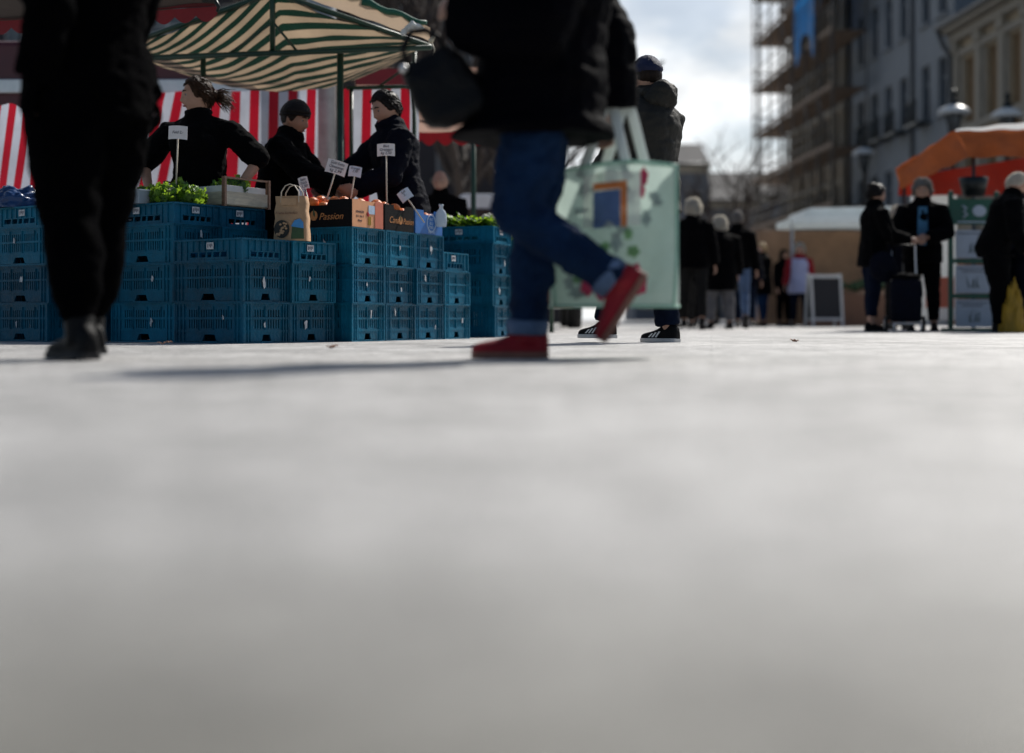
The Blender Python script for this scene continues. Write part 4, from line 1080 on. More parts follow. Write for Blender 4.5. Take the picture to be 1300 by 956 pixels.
for q, (px, d) in enumerate(((-58, 9.9), (-58, 7.6))):
    p_ = P(px, 30, d); b = MB(); b.tube([V((p_.x, d, 0)) + so2, V((p_.x, d, 2.25 + q*.5)) + so2], .022, 8); b.build('post', M_['frame_green'], nb, smooth=True)

# maroon sales trailer behind the left curtain
c = P(110, 405, 14.5)
tr = thing('sales_trailer', 'maroon sales trailer with silver trim strip behind the striped curtains', 'trailer', (c.x, 14.5, 0))
b = MB(); b.box((0, .9, 1.75), (3.6, 1.8, 2.5)); b.build('body', M_['trailer_maroon'], tr, bevel=.06)
b = MB(); b.box((0, -.03, 2.52), (3.62, .05, .14)); b.build('trim_strip', M_['aluminium'], tr, bevel=.01)
b = MB(); b.box((0, -.02, 1.7), (2.6, .04, .9)); b.build('serving_hatch', M_['steel_dark'], tr)
for sx in (-1.0, 1.0):
    b = MB(); b.tube([(sx, .25, .33), (sx, .02, .33)], .33, 24); wl = b.build('wheel', M_['tyre'], tr); b = MB(); b.tube([(sx, .02, .33), (sx, -.005, .33)], .18, 20); b.build('rim', M_['steel'], wl)
# salmon awning stall behind, right of the dark-haired man
sw = thing('awning_stall', 'salmon awning stall with scalloped red valance behind the dark-haired man', 'stall', (P(580, 405, 15.2).x, 15.2, 0)); so3 = rel(sw)
a0 = P(452, 168, 15.0); a1 = P(700, 168, 15.0); b0 = P(452, 112, 17.0); b1 = P(700, 112, 17.0)
b0.z = b1.z = 3.15
b = MB(); b.sheet(lambda u, v: a0.lerp(a1, u).lerp(b0.lerp(b1, u), v) + V((0, 0, -.07*math.sin(math.pi*v) + .02*noise.noise(V((u*7, v*3, 0))))) + so3, 40, 12); b.build('awning', M_['tarp_salmon'], sw)
b = MB(); b.sheet(lambda u, v: P(452, 108, 13.9).lerp(P(560, 108, 13.9), u) + V((0, 0, .16*v)) + so3, 8, 2); b.build('fascia', M_['tarp_maroon'], sw)
scallop(a0, a1, 12, .14, 0, so3, sw, 'tarp_redval')
b = MB(); b.tube([P(452, 155, 15.4) + so3, P(700, 150, 15.4) + so3], .012, 6); b.build('awning_arm', M_['steel_dark'], sw)
for px, d in ((601, 14.2), (700, 15.0), (455, 15.0)):
    p_ = P(px, 160, d); b = MB(); b.tube([V((p_.x, d, 0)) + so3, V((p_.x, d, 2.4)) + so3], .026, 8); b.build('post', M_['frame_green'], sw, smooth=True)
b = MB(); b.box(P(640, 330, 16.5) + so3 + V((0, 0, -.1)), (1.6, .6, .9)); b.build('counter', M_['wood_brown'], sw, bevel=.02)
# white van seen from behind, past the stall
c = P(655, 405, 21.0)
vn = thing('white_van', 'white van parked behind the stalls, rear end toward the market', 'van', (c.x, 21.0, 0))
b = MB()
def vsec(y, w_, z0, z1, tw):
    return [V((-w_, y, z0)), V((-w_, y, (z0+z1)*.55)), V((-w_*tw, y, z1-.08)), V((-w_*tw*.9, y, z1)), V((w_*tw*.9, y, z1)), V((w_*tw, y, z1-.08)), V((w_, y, (z0+z1)*.55)), V((w_, y, z0))]
b.rings([vsec(0, .98, .35, 2.0, .9), vsec(3.2, .98, .35, 2.05, .9), vsec(4.2, .95, .35, 1.4, .92), vsec(5.0, .9, .35, 1.0, .95)]); b.build('body', M_['van_white'], vn, bevel=.03)
for sx in (-1, 1):
    b = MB(); b.box((sx*.42, -.012, 1.52), (.70, .02, .52)); b.build('rear_window', M_['pane'], vn, bevel=.005)
    b = MB(); b.box((sx*.90, -.015, 1.0), (.12, .03, .34)); b.build('tail_light', M_['lamp_red'], vn, bevel=.008)
    for y in (.8, 4.0):
        b = MB(); b.tube([(sx*.80, y, .32), (sx*1.0, y, .32)], .32, 22); wl = b.build('wheel', M_['tyre'], vn); b = MB(); b.tube([(sx*.995, y, .32), (sx*1.012, y, .32)], .19, 18); b.build('rim', M_['steel'], wl)
b = MB(); b.box((0, -.06, .48), (1.9, .14, .22)); b.build('bumper', M_['steel_dark'], vn, bevel=.02)
b = MB(); b.box((0, -.02, .85), (.52, .02, .11)); b.build('number_plate', M_['white_paint'], vn)

# ================================================================ buildings
def facade_building(name, label, p0, p1, depth, H, rows, cols, wm, group=None, ww=1.1, wh=2.1, frame='win_frame', panem='pane', reveal=.22, roof=None, surround=None, sillm='stone_trim', cat='building'):
    """wall runs from p0 to p1 (ground points); its outside is on the left-hand side when walking from p0 to p1"""
    dv = (p1-p0); Lw = dv.length; dv.normalize()
    root = thing(name, label, cat, (p0.x, p0.y, 0), math.atan2(dv.y, dv.x), group)     # local x along the wall, outside = +y
    us = sorted({0.0, Lw, *[c-ww/2 for c in cols], *[c+ww/2 for c in cols]}); vs = sorted({0.0, H, *[q for q in rows], *[q+wh for q in rows]})
    b = MB()
    hole = lambda u, v: any(abs(u-c) < ww/2 for c in cols) and any(q < v < q+wh for q in rows)
    for i in range(len(us)-1):
        for j in range(len(vs)-1):
            if not hole((us[i]+us[i+1])/2, (vs[j]+vs[j+1])/2):
                b.quad([(us[i], 0, vs[j]), (us[i+1], 0, vs[j]), (us[i+1], 0, vs[j+1]), (us[i], 0, vs[j+1])])
    bmesh.ops.remove_doubles(b.bm, verts=b.bm.verts, dist=.001)
    for c in cols:
        for q in rows:
            x0, x1, z0, z1 = c-ww/2, c+ww/2, q, q+wh
            b.quad([(x0, 0, z0), (x0, 0, z1), (x0, -reveal, z1), (x0, -reveal, z0)]); b.quad([(x1, 0, z0), (x1, -reveal, z0), (x1, -reveal, z1), (x1, 0, z1)])
            b.quad([(x0, 0, z1), (x1, 0, z1), (x1, -reveal, z1), (x0, -reveal, z1)]); b.quad([(x0, 0, z0), (x0, -reveal, z0), (x1, -reveal, z0), (x1, 0, z0)])
    D = depth
    b.quad([(0, 0, 0), (0, 0, H), (0, -D, H), (0, -D, 0)]); b.quad([(Lw, 0, 0), (Lw, -D, 0), (Lw, -D, H), (Lw, 0, H)]); b.quad([(0, -D, 0), (0, -D, H), (Lw, -D, H), (Lw, -D, 0)])
    b.quad([(0, -reveal-.3, H-.02), (Lw, -reveal-.3, H-.02), (Lw, -D, H-.02), (0, -D, H-.02)])
    b.build('wall', M_[wm], root)
    b = MB(); fr = .07
    for x0, x1, z0, z1 in ((-ww/2, -ww/2+fr, 0, wh), (ww/2-fr, ww/2, 0, wh), (-ww/2+fr, ww/2-fr, 0, fr), (-ww/2+fr, ww/2-fr, wh-fr, wh), (-.035, .035, fr, wh-fr), (-ww/2+fr, -.036, wh*.66, wh*.66+.05), (.036, ww/2-fr, wh*.66, wh*.66+.05)):
        b.box(((x0+x1)/2, -reveal+.05, (z0+z1)/2), (x1-x0, .06, z1-z0))
    wme = b.mesh('window_frame'); wme.materials.append(M_[frame])
    b = MB(); b.quad([(-ww/2+.01, -reveal+.02, .01), (ww/2-.01, -reveal+.02, .01), (ww/2-.01, -reveal+.02, wh-.01), (-ww/2+.01, -reveal+.02, wh-.01)]); pme = b.mesh('pane'); pme.materials.append(M_[panem])
    b = MB(); b.box((0, .05, -.06), (ww+.25, .16, .1)); sme = b.mesh('sill'); sme.materials.append(M_[sillm])
    for c in cols:
        for q in rows:
            wo_ = link('window', wme, root, (c, 0, q)); link('pane', pme, wo_); link('sill', sme, wo_)
            if surround:
                b = MB(); b.box((-ww/2-.12, .03, wh/2), (.2, .06, wh+.1)); b.box((ww/2+.12, .03, wh/2), (.2, .06, wh+.1)); b.box((0, .06, wh+.22), (ww+.6, .16, .22)); b.build('surround', M_[surround], wo_)
    if roof:
        b = MB(); b.box((Lw/2, .25, H+.14), (Lw+.2, .55, .28)); b.box((Lw/2, .12, H-.18), (Lw+.1, .28, .3)); b.build('cornice', M_['stone_trim' if wm != 'wall_grey' else 'wall_grey'], root)
        b = MB(); b.prism([(-.1, .5, H+.29), (-.1, -D, H+.29), (-.1, -D*.5, H+roof)], (Lw+.2, 0, 0)); b.build('roof', M_['roof_dark'], root)
        b = MB(); b.tube([(-.25, .60, H+.26), (Lw+.2, .60, H+.26)], .11, 10); b.build('gutter', M_['gutter'], root)
    return root, Lw
def fac(Y, X0=17.4): return V((X0 - .0333*Y, Y, 0))
# the outside must face -x : walk from far to near -> left-hand side is +x ... so walk from near to far
Yg = lambda px: F*17.4/(px-590)
gY = [Yg(p) for p in (1212, 1195, 1176, 1148, 1129, 1113, 1094)]
g0 = fac(50.4); g1 = fac(64.3)
gl = (g1-g0).length
gcols = [(y-50.4)*gl/13.9 for y in (51.6, 53.5, 56.2, 58.2, 60.2, 62.3)]
gb, _ = facade_building('grey_building', 'grey rendered town house with tall dark windows, right of the scaffolding', g0, g1, 10, 18.4, [.9, 4.1, 7.6, 11.25, 14.8], gcols, 'wall_grey', ww=1.0, wh=2.1, frame='wall_grey', roof=3.2, sillm='wall_grey')
b = MB()
for u in (3.9, 12.9): b.tube([(u+.6, .1, 0), (u+.6, .1, 18.3)], .07, 8)
b.build('drainpipe', M_['gutter'], gb)
for c in gcols[1:5]:
    b = MB(); b.box((c, .38, 7.45), (1.5, .5, .12)); fbx = b.build('balcony', M_['lamp_iron'], gb)
    b = MB()
    for k in range(9): b.tube([(c-.7+.175*k, .6, 7.5), (c-.7+.175*k, .6, 8.3)], .02, 5)
    b.tube([(c-.72, .6, 8.3), (c+.72, .6, 8.3)], .03, 6); b.build('railing', M_['lamp_iron'], fbx)
y0 = fac(33.0); y1 = fac(50.3); yl = (y1-y0).length
ycols = [yl - q for q in (1.5, 3.6, 5.6, 7.6, 9.6, 11.6, 13.6, 15.6)]
yb, _ = facade_building('cream_building', 'cream ornate house with dark eaves and tan shutters at the right edge', y0, y1, 10, 10.2, [.7, 4.2, 6.9], ycols, 'wall_cream', ww=1.05, wh=2.3, panem='shutter', frame='shutter', roof=3.0, surround='stone_trim')
for u in [yl - .35] + [yl - q for q in (2.55, 4.6, 6.6, 8.6, 10.6, 12.6)]:
    b = MB(); b.box((u, .07, 6.9), (.42, .14, 5.9)); b.box((u, .10, 9.7), (.56, .24, .35)); b.build('pilaster', M_['stone_trim'], yb)
b = MB(); b.box((yl/2, .09, 3.75), (yl, .18, .35)); b.build('string_course', M_['stone_trim'], yb)
b = MB(); b.tube([(yl+.05, .62, 10.4), (yl+.02, .4, 9.8), (yl+.0, .16, 9.5), (yl+.0, .16, 0)], .09, 8); b.build('drainpipe', M_['gutter'], yb)
s0 = fac(64.4); s1 = fac(74.8); sl_ = (s1-s0).length
scols = [1.4 + 2.05*i for i in range(5)]
sb, _ = facade_building('tan_building', 'tan stone town house behind the scaffolding, with dark roof', s0, s1, 12, 16.2, [.8, 4.2, 7.6, 10.9, 13.6], scols, 'wall_tan', ww=1.05, wh=2.1, roof=4.0, surround='stone_trim')
for i in range(6):
    u = .4 + 2.05*i
    b = MB(); b.box((u, .10, 9.8), (.36, .2, 11.6)); b.build('pilaster', M_['stone_trim'], sb)
# scaffold
scf = thing('scaffold', 'tube scaffolding with plank decks around the tan stone house', 'scaffolding', (fac(64.4).x, 64.4, 0), math.atan2((s1-s0).y, (s1-s0).x))
LV = [2.4, 4.9, 7.4, 9.9, 12.3, 14.8, 17.2]
xs = [-4.6, -2.2] + [0.2 + 2.5*i for i in range(5)] + [sl_ + .2, sl_ + 1.5]
for x_ in xs:
    for y_ in (.45, 1.9):
        b = MB(); b.tube([(x_, y_, 0), (x_, y_, 18.6 + .4*math.sin(x_*9+y_))], .045, 6); b.build('upright', M_['scaff'], scf)
for y_ in (-1.2, -4, -7):
    for x_ in (sl_+.2, sl_+1.5):
        b = MB(); b.tube([(x_, y_, 0), (x_, y_, 18.4)], .045, 6); b.build('upright', M_['scaff'], scf)
for z in LV:
    b = MB(); b.box(((sl_-3.1)/2, 1.17, z), (sl_+6.3, 1.35, .06)); b.box(((sl_-3.1)/2, 1.95, z+.12), (sl_+6.3, .03, .2)); b.build('deck', M_['plank'], scf)
    b = MB(); b.box((sl_+.9, -3.2, z-.02), (1.3, 8, .06)); b.build('end_deck', M_['plank'], scf)
    for dz in (.55, 1.05):
        b = MB(); b.tube([(-4.6, 1.95, z+dz), (sl_+1.6, 1.95, z+dz)], .035, 6); b.build('guard_rail', M_['scaff'], scf)
        b = MB(); b.tube([(sl_+1.55, 1.9, z+dz), (sl_+1.55, -7, z+dz)], .035, 6); b.build('guard_rail', M_['scaff'], scf)
for i, z in enumerate(LV[:-1]):
    for j in (0, 1, 3):
        xa = xs[j]; xb = xs[j+1]
        if i % 2: xa, xb = xb, xa
        b = MB(); b.tube([(xa, 1.92, z), (xb, 1.92, z+2.4)], .03, 5); b.build('diagonal_brace', M_['scaff'], scf)
def hang(name, label, x0, x1, y_, z0, z1, m, seed, parent=None):
    b = MB()
    def fn(u, v):
        taper = .25*v*math.sin(u*5+seed)
        return V((x0 + (x1-x0)*u + .15*noise.noise(V((u*3, v*3, seed))), y_ + .25*noise.noise(V((u*4, v*1.5, seed+5))) + .1*math.sin(u*16), z1 + (z0-z1)*v*(1 - .18*abs(math.sin(u*4+seed)))))
    b.sheet(fn, 30, 24); return b.build(name, M_[m], parent)
hang('netting', '', -4.6, -1.6, 2.02, 13.4, 19.0, 'net_dark', 1, scf)
nt_o = hang('blue_tarpaulin', '', -2.2, 1.2, 2.1, 11.6, 19.0, 'net_blue', 3)
nt_o.parent = None; nt_o.location = scf.location; nt_o.rotation_euler = scf.rotation_euler
tag(nt_o, 'bright blue tarpaulin hanging from the top of the scaffolding', 'tarpaulin')

# far end of the street and the block behind the left stalls
def far_block(name, label, x0, x1, y_, H, depth, m, nrow, ncol, roof, group='buildings closing the far end of the street', pm='pane', ww=1.1):
    Lw = x1-x0
    return facade_building(name, label, V((x1, y_, 0)), V((x0, y_, 0)), depth, H, [1.0 + 3.3*i for i in range(nrow)], [Lw*(i+.5)/ncol for i in range(ncol)], m, group, ww, 1.9, roof=roof, frame='win_frame', panem=pm)[0]
far_block('far_building', 'long low grey building across the far end of the street', 17.5, 42, 128, 11.0, 12, 'wall_far', 3, 9, 3.0)
far_block('far_building', 'taller dark grey gabled building beside the jacket of the man with the cap', 9.0, 14.4, 104, 11.2, 10, 'wall_far', 3, 3, 2.4)
far_block('far_building', 'grey far building between the mint bag and the distant white-haired shoppers', 14.8, 19.5, 112, 9.2, 10, 'wall_far', 2, 3, 1.6)
far_block('dark_building', 'dark building with rows of windows behind the striped canopy', -22, 1.5, 42, 15, 10, 'wall_brown', 4, 11, 4.0, group=None, pm='pane_pale')

# bare trees
def bare_tree(px, d, H, label, seed, group, dens=1.0, lean=0):
    r = random.Random(seed); base = G(px, d)
    root = thing('bare_tree', label, 'tree', base, 0, group)
    tb = MB(); cb = MB()
    tb.tube([(0, 0, -.05), (.05, 0, H*.12), (.02*H*lean, .03, H*.3), (.03*H*lean, 0, H*.45)], [H*.028, H*.022, H*.018, H*.014], 9); tb.build('trunk', M_['bark'], root, smooth=True)
    def grow(p, d_, ln, rad, lev):
        pts = [p]; dd = d_.copy()
        for k in range(4):
            dd = (dd + V((r.uniform(-.22, .22), r.uniform(-.22, .22), r.uniform(-.08, .2)))).normalized(); pts.append(pts[-1] + dd*ln/4)
        cb.tube(pts, [rad, rad*.85, rad*.7, rad*.55, rad*.4], 5 if lev < 2 else 3, caps=False)
        if lev >= 4: return
        for k in range(r.choice((3, 4)) if lev < 3 else r.choice((3, 4, 5))):
            q = pts[r.choice((1, 2, 3, 4, 4))]
            nd = (dd*.75 + V((r.uniform(-1, 1), r.uniform(-1, 1), r.uniform(-.25, .75)))).normalized()
            grow(q, nd, ln*r.uniform(.55, .75), rad*.5, lev+1)
    for k in range(int(6*dens)):
        a = 2*math.pi*k/(6*dens) + r.uniform(-.3, .3); z = H*r.uniform(.27, .45)
        grow(V((.025*H*lean, 0, z)), V((math.cos(a)*.8, math.sin(a)*.8, r.uniform(.5, 1.1))).normalized(), H*.27, H*.015, 1)
    cb.build('crown', M_['twig'], root, smooth=True)
bare_tree(935, 82, 12.0, 'bare leafless tree left of the scaffolding at the end of the street', 3, 'bare street trees')
bare_tree(968, 92, 9.5, 'bare leafless tree partly hidden by the lower scaffolding', 8, 'bare street trees')
bare_tree(905, 96, 8.5, 'smaller bare tree beyond the mint shopping bag', 5, 'bare street trees')
bare_tree(585, 30, 8.5, 'bare tree behind the white van, seen under the salmon awning', 11, 'bare trees behind the stalls', 1.3)
bare_tree(480, 27, 10.0, 'tall bare tree rising above the striped canopy', 12, 'bare trees behind the stalls', 1.3)
bare_tree(632, 34, 8.0, 'bare tree behind the woman with the mint bag', 15, 'bare trees behind the stalls', 1.2)

# street lamps
def street_lamp(px, py, d, label):
    p = P(px, py, d); H = p.z
    root = thing('street_lamp', label, 'street lamp', (p.x, d, 0), 0, 'old style street lamps along the facades')
    b = MB(); b.lathe([(.16, 0), (.16, .5), (.09, .6), (.07, 1.2), (.055, H*.6), (.05, H-.75), (.10, H-.72), (.10, H-.66)], 14); b.build('pole', M_['lamp_iron'], root, smooth=True)
    b = MB(); b.lathe([(.10, H-.66), (.21, H-.16)], 6, caps=True); b.build('lantern', M_['lamp_glass'], root)
    b = MB()
    for k in range(6):
        a = 2*math.pi*k/6; b.tube([(.105*math.cos(a), .105*math.sin(a), H-.66), (.215*math.cos(a), .215*math.sin(a), H-.16)], .022, 5)
    b.build('lantern_frame', M_['lamp_iron'], root)
    b = MB(); b.lathe([(.40, H-.17), (.41, H-.13), (.34, H-.04), (.2, H+.03), (.12, H+.06)], 22); b.build('hood', M_['lamp_hood'], root, smooth=True)
    b = MB(); b.lathe([(.12, H+.06), (.13, H+.16), (.07, H+.2), (.05, H+.27), (.09, H+.33), (.07, H+.40), (.02, H+.46)], 14); b.build('finial', M_['lamp_iron'], root, smooth=True)
street_lamp(1211, 136, 36, 'street lamp with pale hood above the left half of the orange tent')
street_lamp(1279, 140, 36, 'street lamp with pale hood farthest right, before the cream house')
street_lamp(1097, 190, 49, 'street lamp with pale hood left of the orange tent, farthest away')

# ================================================================ right-hand market
# orange tent
ot = thing('orange_tent', 'orange market tent with red side wall and white ridge at the right', 'tent', (P(1270, 405, 19).x, 19, 0)); so4 = rel(ot)
d0 = 17.6
tA = P(1137, 218, 18.6); tB = P(1212, 168, d0); tC = P(1420, 150, d0 - .2)
tB2 = P(1240, 196, d0 + .05)
b = MB()
top_l = P(1212, 166, d0); 
def roofL(u, v):   # left hanging slope
    p = P(1137, 214, 18.8).lerp(P(1212, 166, d0), u).lerp(P(1143, 240, 18.8).lerp(P(1232, 199, d0), u), v)
    return p + V((0, .05*math.sin(u*9), .03*noise.noise(V((u*6, v*3, 2))))) + so4
b.sheet(roofL, 24, 10)
def apron(u, v):
    p = P(1212, 166, d0).lerp(P(1430, 158, d0-.2), u).lerp(P(1230, 199, d0).lerp(P(1430, 194, d0-.2), u), v)
    return p + V((0, -.06*math.sin(math.pi*v) + .02*math.sin(u*25), .02*noise.noise(V((u*9, v*2, 7))) - (.02*abs(math.sin(u*14)) if v == 1 else 0))) + so4
b.sheet(apron, 48, 10); b.build('apron', M_['tarp_orange'], ot)
b = MB()
b.sheet(lambda u, v: P(1212, 166, d0).lerp(P(1430, 157, d0-.2), u).lerp(P(1330, 176, 21.2).lerp(P(1530, 172, 21.2), u), v) + so4 + V((0, 0, .03*noise.noise(V((u*6, v*4, 3))))), 30, 10); b.build('roof', M_['tarp_orange'], ot)
b = MB(); b.sheet(lambda u, v: P(1212, 167, d0-.01).lerp(P(1430, 160, d0-.21), u) + V((0, -.03, (.02 + .16*min(u, .55))*v + .008*math.sin(u*30))) + so4, 30, 2); b.build('white_edge', M_['tarp_white'], ot)
b = MB(); b.sheet(lambda u, v: P(1142, 226, 18.9).lerp(P(1450, 176, 20.5), u).lerp(P(1140, 248, 18.9).lerp(P(1450, 248, 20.5), u), v) + so4 + V((0, .06*math.sin(u*22), 0)), 40, 8); b.build('red_wall', M_['tarp_red_wall'], ot)
b = MB(); b.sheet(lambda u, v: P(1137, 216, 18.8).lerp(P(1330, 178, 21.2), u).lerp(P(1212, 166, d0), v) + so4, 10, 6); b.build('side_slope', M_['tarp_orange'], ot)
for px, d in ((1148, 18.9), (1236, d0+.1)):
    p_ = P(px, 240, d); b = MB(); b.tube([V((p_.x, d, 0)) + so4, V((p_.x, d, 2.1 if d > 18 else 2.35)) + so4], .025, 8); b.build('post', M_['steel_dark'], ot, smooth=True)
b = MB(); b.box(P(1188, 400, 19.3) + so4 + V((0, .1, .80)), (.62, .10, 1.75)); b.build('white_side_wall', M_['tarp_white'], ot, bevel=.02)
b = MB(); b.box(P(1340, 405, 19.6) + so4 + V((0, .2, .40)), (2.6, .7, .95)); b.build('counter', M_['wood_brown'], ot, bevel=.02)
b = MB(); b.box(P(1196, 405, 18.6) + so4 + V((0, .1, .35)), (.30, .28, .40)); b.build('stacked_box', M_['card_red'], ot, bevel=.01)
# green poster rack
c = G(1236, 16.6)
rk = thing('poster_rack', 'green information rack with white posters between two shoppers', 'information rack', c, R(6))
W_ = .56
for sx in (-1, 1):
    b = MB(); b.box((sx*W_/2, 0, .82), (.05, .05, 1.64)); b.build('post', M_['rack_green'], rk, bevel=.006)
    b = MB(); b.box((sx*W_/2, 0, .02), (.06, .42, .04)); b.build('foot', M_['rack_green'], rk)
hb = MB(); hb.box((0, -.005, 1.40), (W_-.05, .03, .30)); hd_ = hb.build('header_panel', M_['rack_green'], rk)
b = MB()
b.tube([(-.15, -.024, 1.47), (-.10, -.024, 1.44), (-.13, -.024, 1.40), (-.09, -.024, 1.37), (-.14, -.024, 1.33)], .013, 6); b.build('leaf_symbol', M_['poster'], hd_)
b = MB(); b.ball((.06, -.022, 1.41), .085, (1, .04, .8)); b.build('round_symbol', M_['poster'], hd_, smooth=True)
b = MB(); b.box((0, -.022, 1.28), (.42, .004, .016)); b.build('header_line', M_['poster'], hd_)
for i, z in enumerate((1.02, .61, .21)):
    b = MB(); b.box((0, -.004, z), (W_-.12, .016, .325)); po = b.build('poster', M_['poster'], rk)
    b = MB(); r = random.Random(i)
    for k in range(5): b.tube([(-.06 + .03*k, -.016, z-.10), (-.06 + .03*k + r.uniform(-.05, .05), -.016, z-.02 + r.uniform(0, .07))], [.010, .003], 5, flat=.3)
    b.build('plant_picture', M_['print_green'], po)
    b = MB()
    for k in range(2 if i else 1): b.box((-.02, -.0145, z+.125 - .035*k), (.36 - .1*k, .004, .010))
    b.build('printed_line', M_['ink'], po)
    b = MB(); b.box((0, 0, z-.197), (W_-.05, .045, .055)); b.build('cross_bar', M_['rack_green'], rk)
b = MB(); b.lathe([(.11, 1.58), (.15, 1.70), (.17, 1.80), (.155, 1.80), (.13, 1.60)], 18); b.build('basket', M_['lamp_iron'], rk, smooth=False)
# food stand with white roof
fs = thing('food_stand', 'brown food stand with two-tier white roof behind the chalkboard', 'food stand', (P(1060, 405, 28.5).x, 28.5, 0)); so5 = rel(fs)
b = MB(); b.box(P(1075, 284, 27.6) + so5 + V((0, 0, 0)), (2.45, 1.6, .13)); b.build('lower_roof', M_['tarp_white'], fs, bevel=.02)
b = MB(); b.prism([P(1020, 277, 28.2) + so5, P(1150, 277, 28.2) + so5, P(1140, 262, 28.2) + so5, P(1028, 264, 28.2) + so5], (0, 2.0, 0)); b.build('upper_roof', M_['tarp_white'], fs, bevel=.02)
b = MB(); b.box(P(1060, 350, 29.3) + so5 + V((0, 0, -.05)), (3.2, .1, 1.95)); b.build('back_wall', M_['van_brown'], fs)
b = MB(); b.box(P(1085, 390, 28.3) + so5 + V((0, 0, -.1)), (2.0, .6, .75)); b.build('counter', M_['wood_brown'], fs, bevel=.02)
for px in (1003, 1148):
    p_ = P(px, 280, 27.2); b = MB(); b.tube([V((p_.x, 27.0, 0)) + so5, V((p_.x, 27.0, 2.0)) + so5], .03, 8); b.build('post', M_['aluminium'], fs, smooth=True)
r = random.Random(4); b = MB()
for k in range(14): b.ball(P(1030 + 8*k, 366, 28.3) + so5 + V((0, 0, r.uniform(.02, .1))), r.uniform(.06, .11), n=8, m=5)
b.build('displayed_goods', M_['print_green'], fs)
hv = thing('brown_market_van', 'brown canvas market stall left of the white-vested woman', 'stall', (P(978, 405, 33).x, 33, 0)); so6 = rel(hv)
b = MB(); b.sheet(lambda u, v: P(950, 292, 33).lerp(P(1010, 292, 33), u).lerp(P(946, 340, 32.2).lerp(P(1014, 340, 32.2), u), v) + so6 + V((0, .05*math.sin(u*15), 0)), 16, 6); b.build('canvas_roof', M_['van_brown'], hv)
b = MB(); b.box(P(980, 375, 33.2) + so6, (1.1, .6, 1.1)); b.build('counter', M_['wood_brown'], hv, bevel=.02)
for px in (950, 1010): 
    p_ = P(px, 300, 33); b = MB(); b.tube([V((p_.x, 33, 0)) + so6, V((p_.x, 33, 2.0)) + so6], .03, 6); b.build('post', M_['steel_dark'], hv)
# chalkboard
c = G(1046, 25.6)
sbd = thing('sandwich_board', 'black chalkboard sandwich board with white frame beside the white-vested woman', 'sandwich board', c, R(5))
for sg in (-1, 1):
    Q = Matrix.Rotation(R(9*sg), 3, 'X')
    b = MB(); b.box(V((0, sg*.16, .52)), (.50, .02, .74), Q); bd = b.build('board', M_['board_black'], sbd)
    b = MB(); o_ = V((0, sg*.16, .52))
    for x_, z_, sx_, sz_ in ((-.27, -.06, .045, 1.0), (.27, -.06, .045, 1.0), (0, .395, .50, .06), (0, -.385, .50, .045)): b.box(o_ + Q @ V((x_, 0, z_)), (sx_, .035, sz_), Q)
    b.build('board_frame', M_['board_frame'], bd, bevel=.004)
# shopping trolley
c = G(1150, 15.4)
tl = thing('shopping_trolley', 'dark two-wheeled shopping trolley with tall bar handle between two shoppers', 'shopping trolley', c, R(-8))
b = MB(); rg_ = []
for z, sx_, sy_ in ((.12, .15, .11), (.16, .165, .125), (.4, .17, .13), (.56, .165, .12), (.60, .12, .08)): rg_.append([V((sx_*math.copysign(abs(math.cos(a))**.5, math.cos(a)), sy_*math.copysign(abs(math.sin(a))**.5, math.sin(a)), z)) for a in [2*math.pi*(i+.5)/20 for i in range(20)]])
b.rings(rg_); link('bag', fuse(b, 'bag', .015, 2, wrinkle(.014, (9, 9, 9)), [M_['cloth_navy']]), tl)
b = MB(); b.ball((0, -.005, .60), .14, (1.15, .9, .35)); link('flap', fuse(b, 'flap', .012, 1, wrinkle(.012, (12, 12, 12)), [M_['cloth_black']]), tl)
b = MB(); b.tube([(-.13, .15, .08), (-.13, .15, .55), (-.12, .17, .95), (.12, .17, .95), (.13, .15, .55), (.13, .15, .08)], .011, 8); b.tube([(-.13, .15, .62), (.13, .15, .62)], .009, 6); b.tube([(-.2, .12, .09), (.2, .12, .09)], .009, 6); b.tube([(-.14, -.13, .10), (-.14, -.13, 0.0)], .009, 6); b.tube([(.14, -.13, .10), (.14, -.13, 0.0)], .009, 6); b.tube([(-.14, -.13, .1), (.14, -.13, .1)], .009, 6)
b.build('frame', M_['aluminium'], tl, smooth=True)
b = MB(); b.tube([(-.12, .17, .95), (.12, .17, .95)], .016, 8); b.build('grip', M_['shoe_black'], tl)
for sx in (-.2, .2):
    b = MB(); b.tube([(sx-.015, .12, .09), (sx+.015, .12, .09)], .088, 22); wl = b.build('wheel', M_['tyre'], tl); b = MB(); b.tube([(sx-.018, .12, .09), (sx+.018, .12, .09)], .05, 16); b.build('rim', M_['aluminium'], wl)
# bird
p = P(833, 87, 42)
b = MB()
b.capsule([(-.10, 0, 0), (0, 0, .0), (.08, 0, .02)], [.03, .065, .045], 10); b.ball((.13, 0, .045), .036, n=10, m=7); b.capsule([(.155, 0, .045), (.185, 0, .04)], [.010, .003], 6)
b.prism([(-.10, -.02, .0), (-.10, .02, 0), (-.24, .05, -.01), (-.24, -.05, -.01)], (0, 0, .01))
for sg in (-1, 1): b.prism([(.05, sg*.04, .03), (-.07, sg*.04, .03), (-.15, sg*.30, .16), (-.03, sg*.33, .18), (.04, sg*.2, .11)], (0, 0, .012))
o = link('bird', fuse(b, 'bird', .010, 1, None, [M_['bird_grey']])); o.location = p; o.rotation_euler = (0, 0, R(200)); tag(o, 'small grey bird flying in front of the clouds', 'bird')
# ================================================================ people
def at(px, d): return ((px - CX) / F * d, d)
PI_ = math.pi
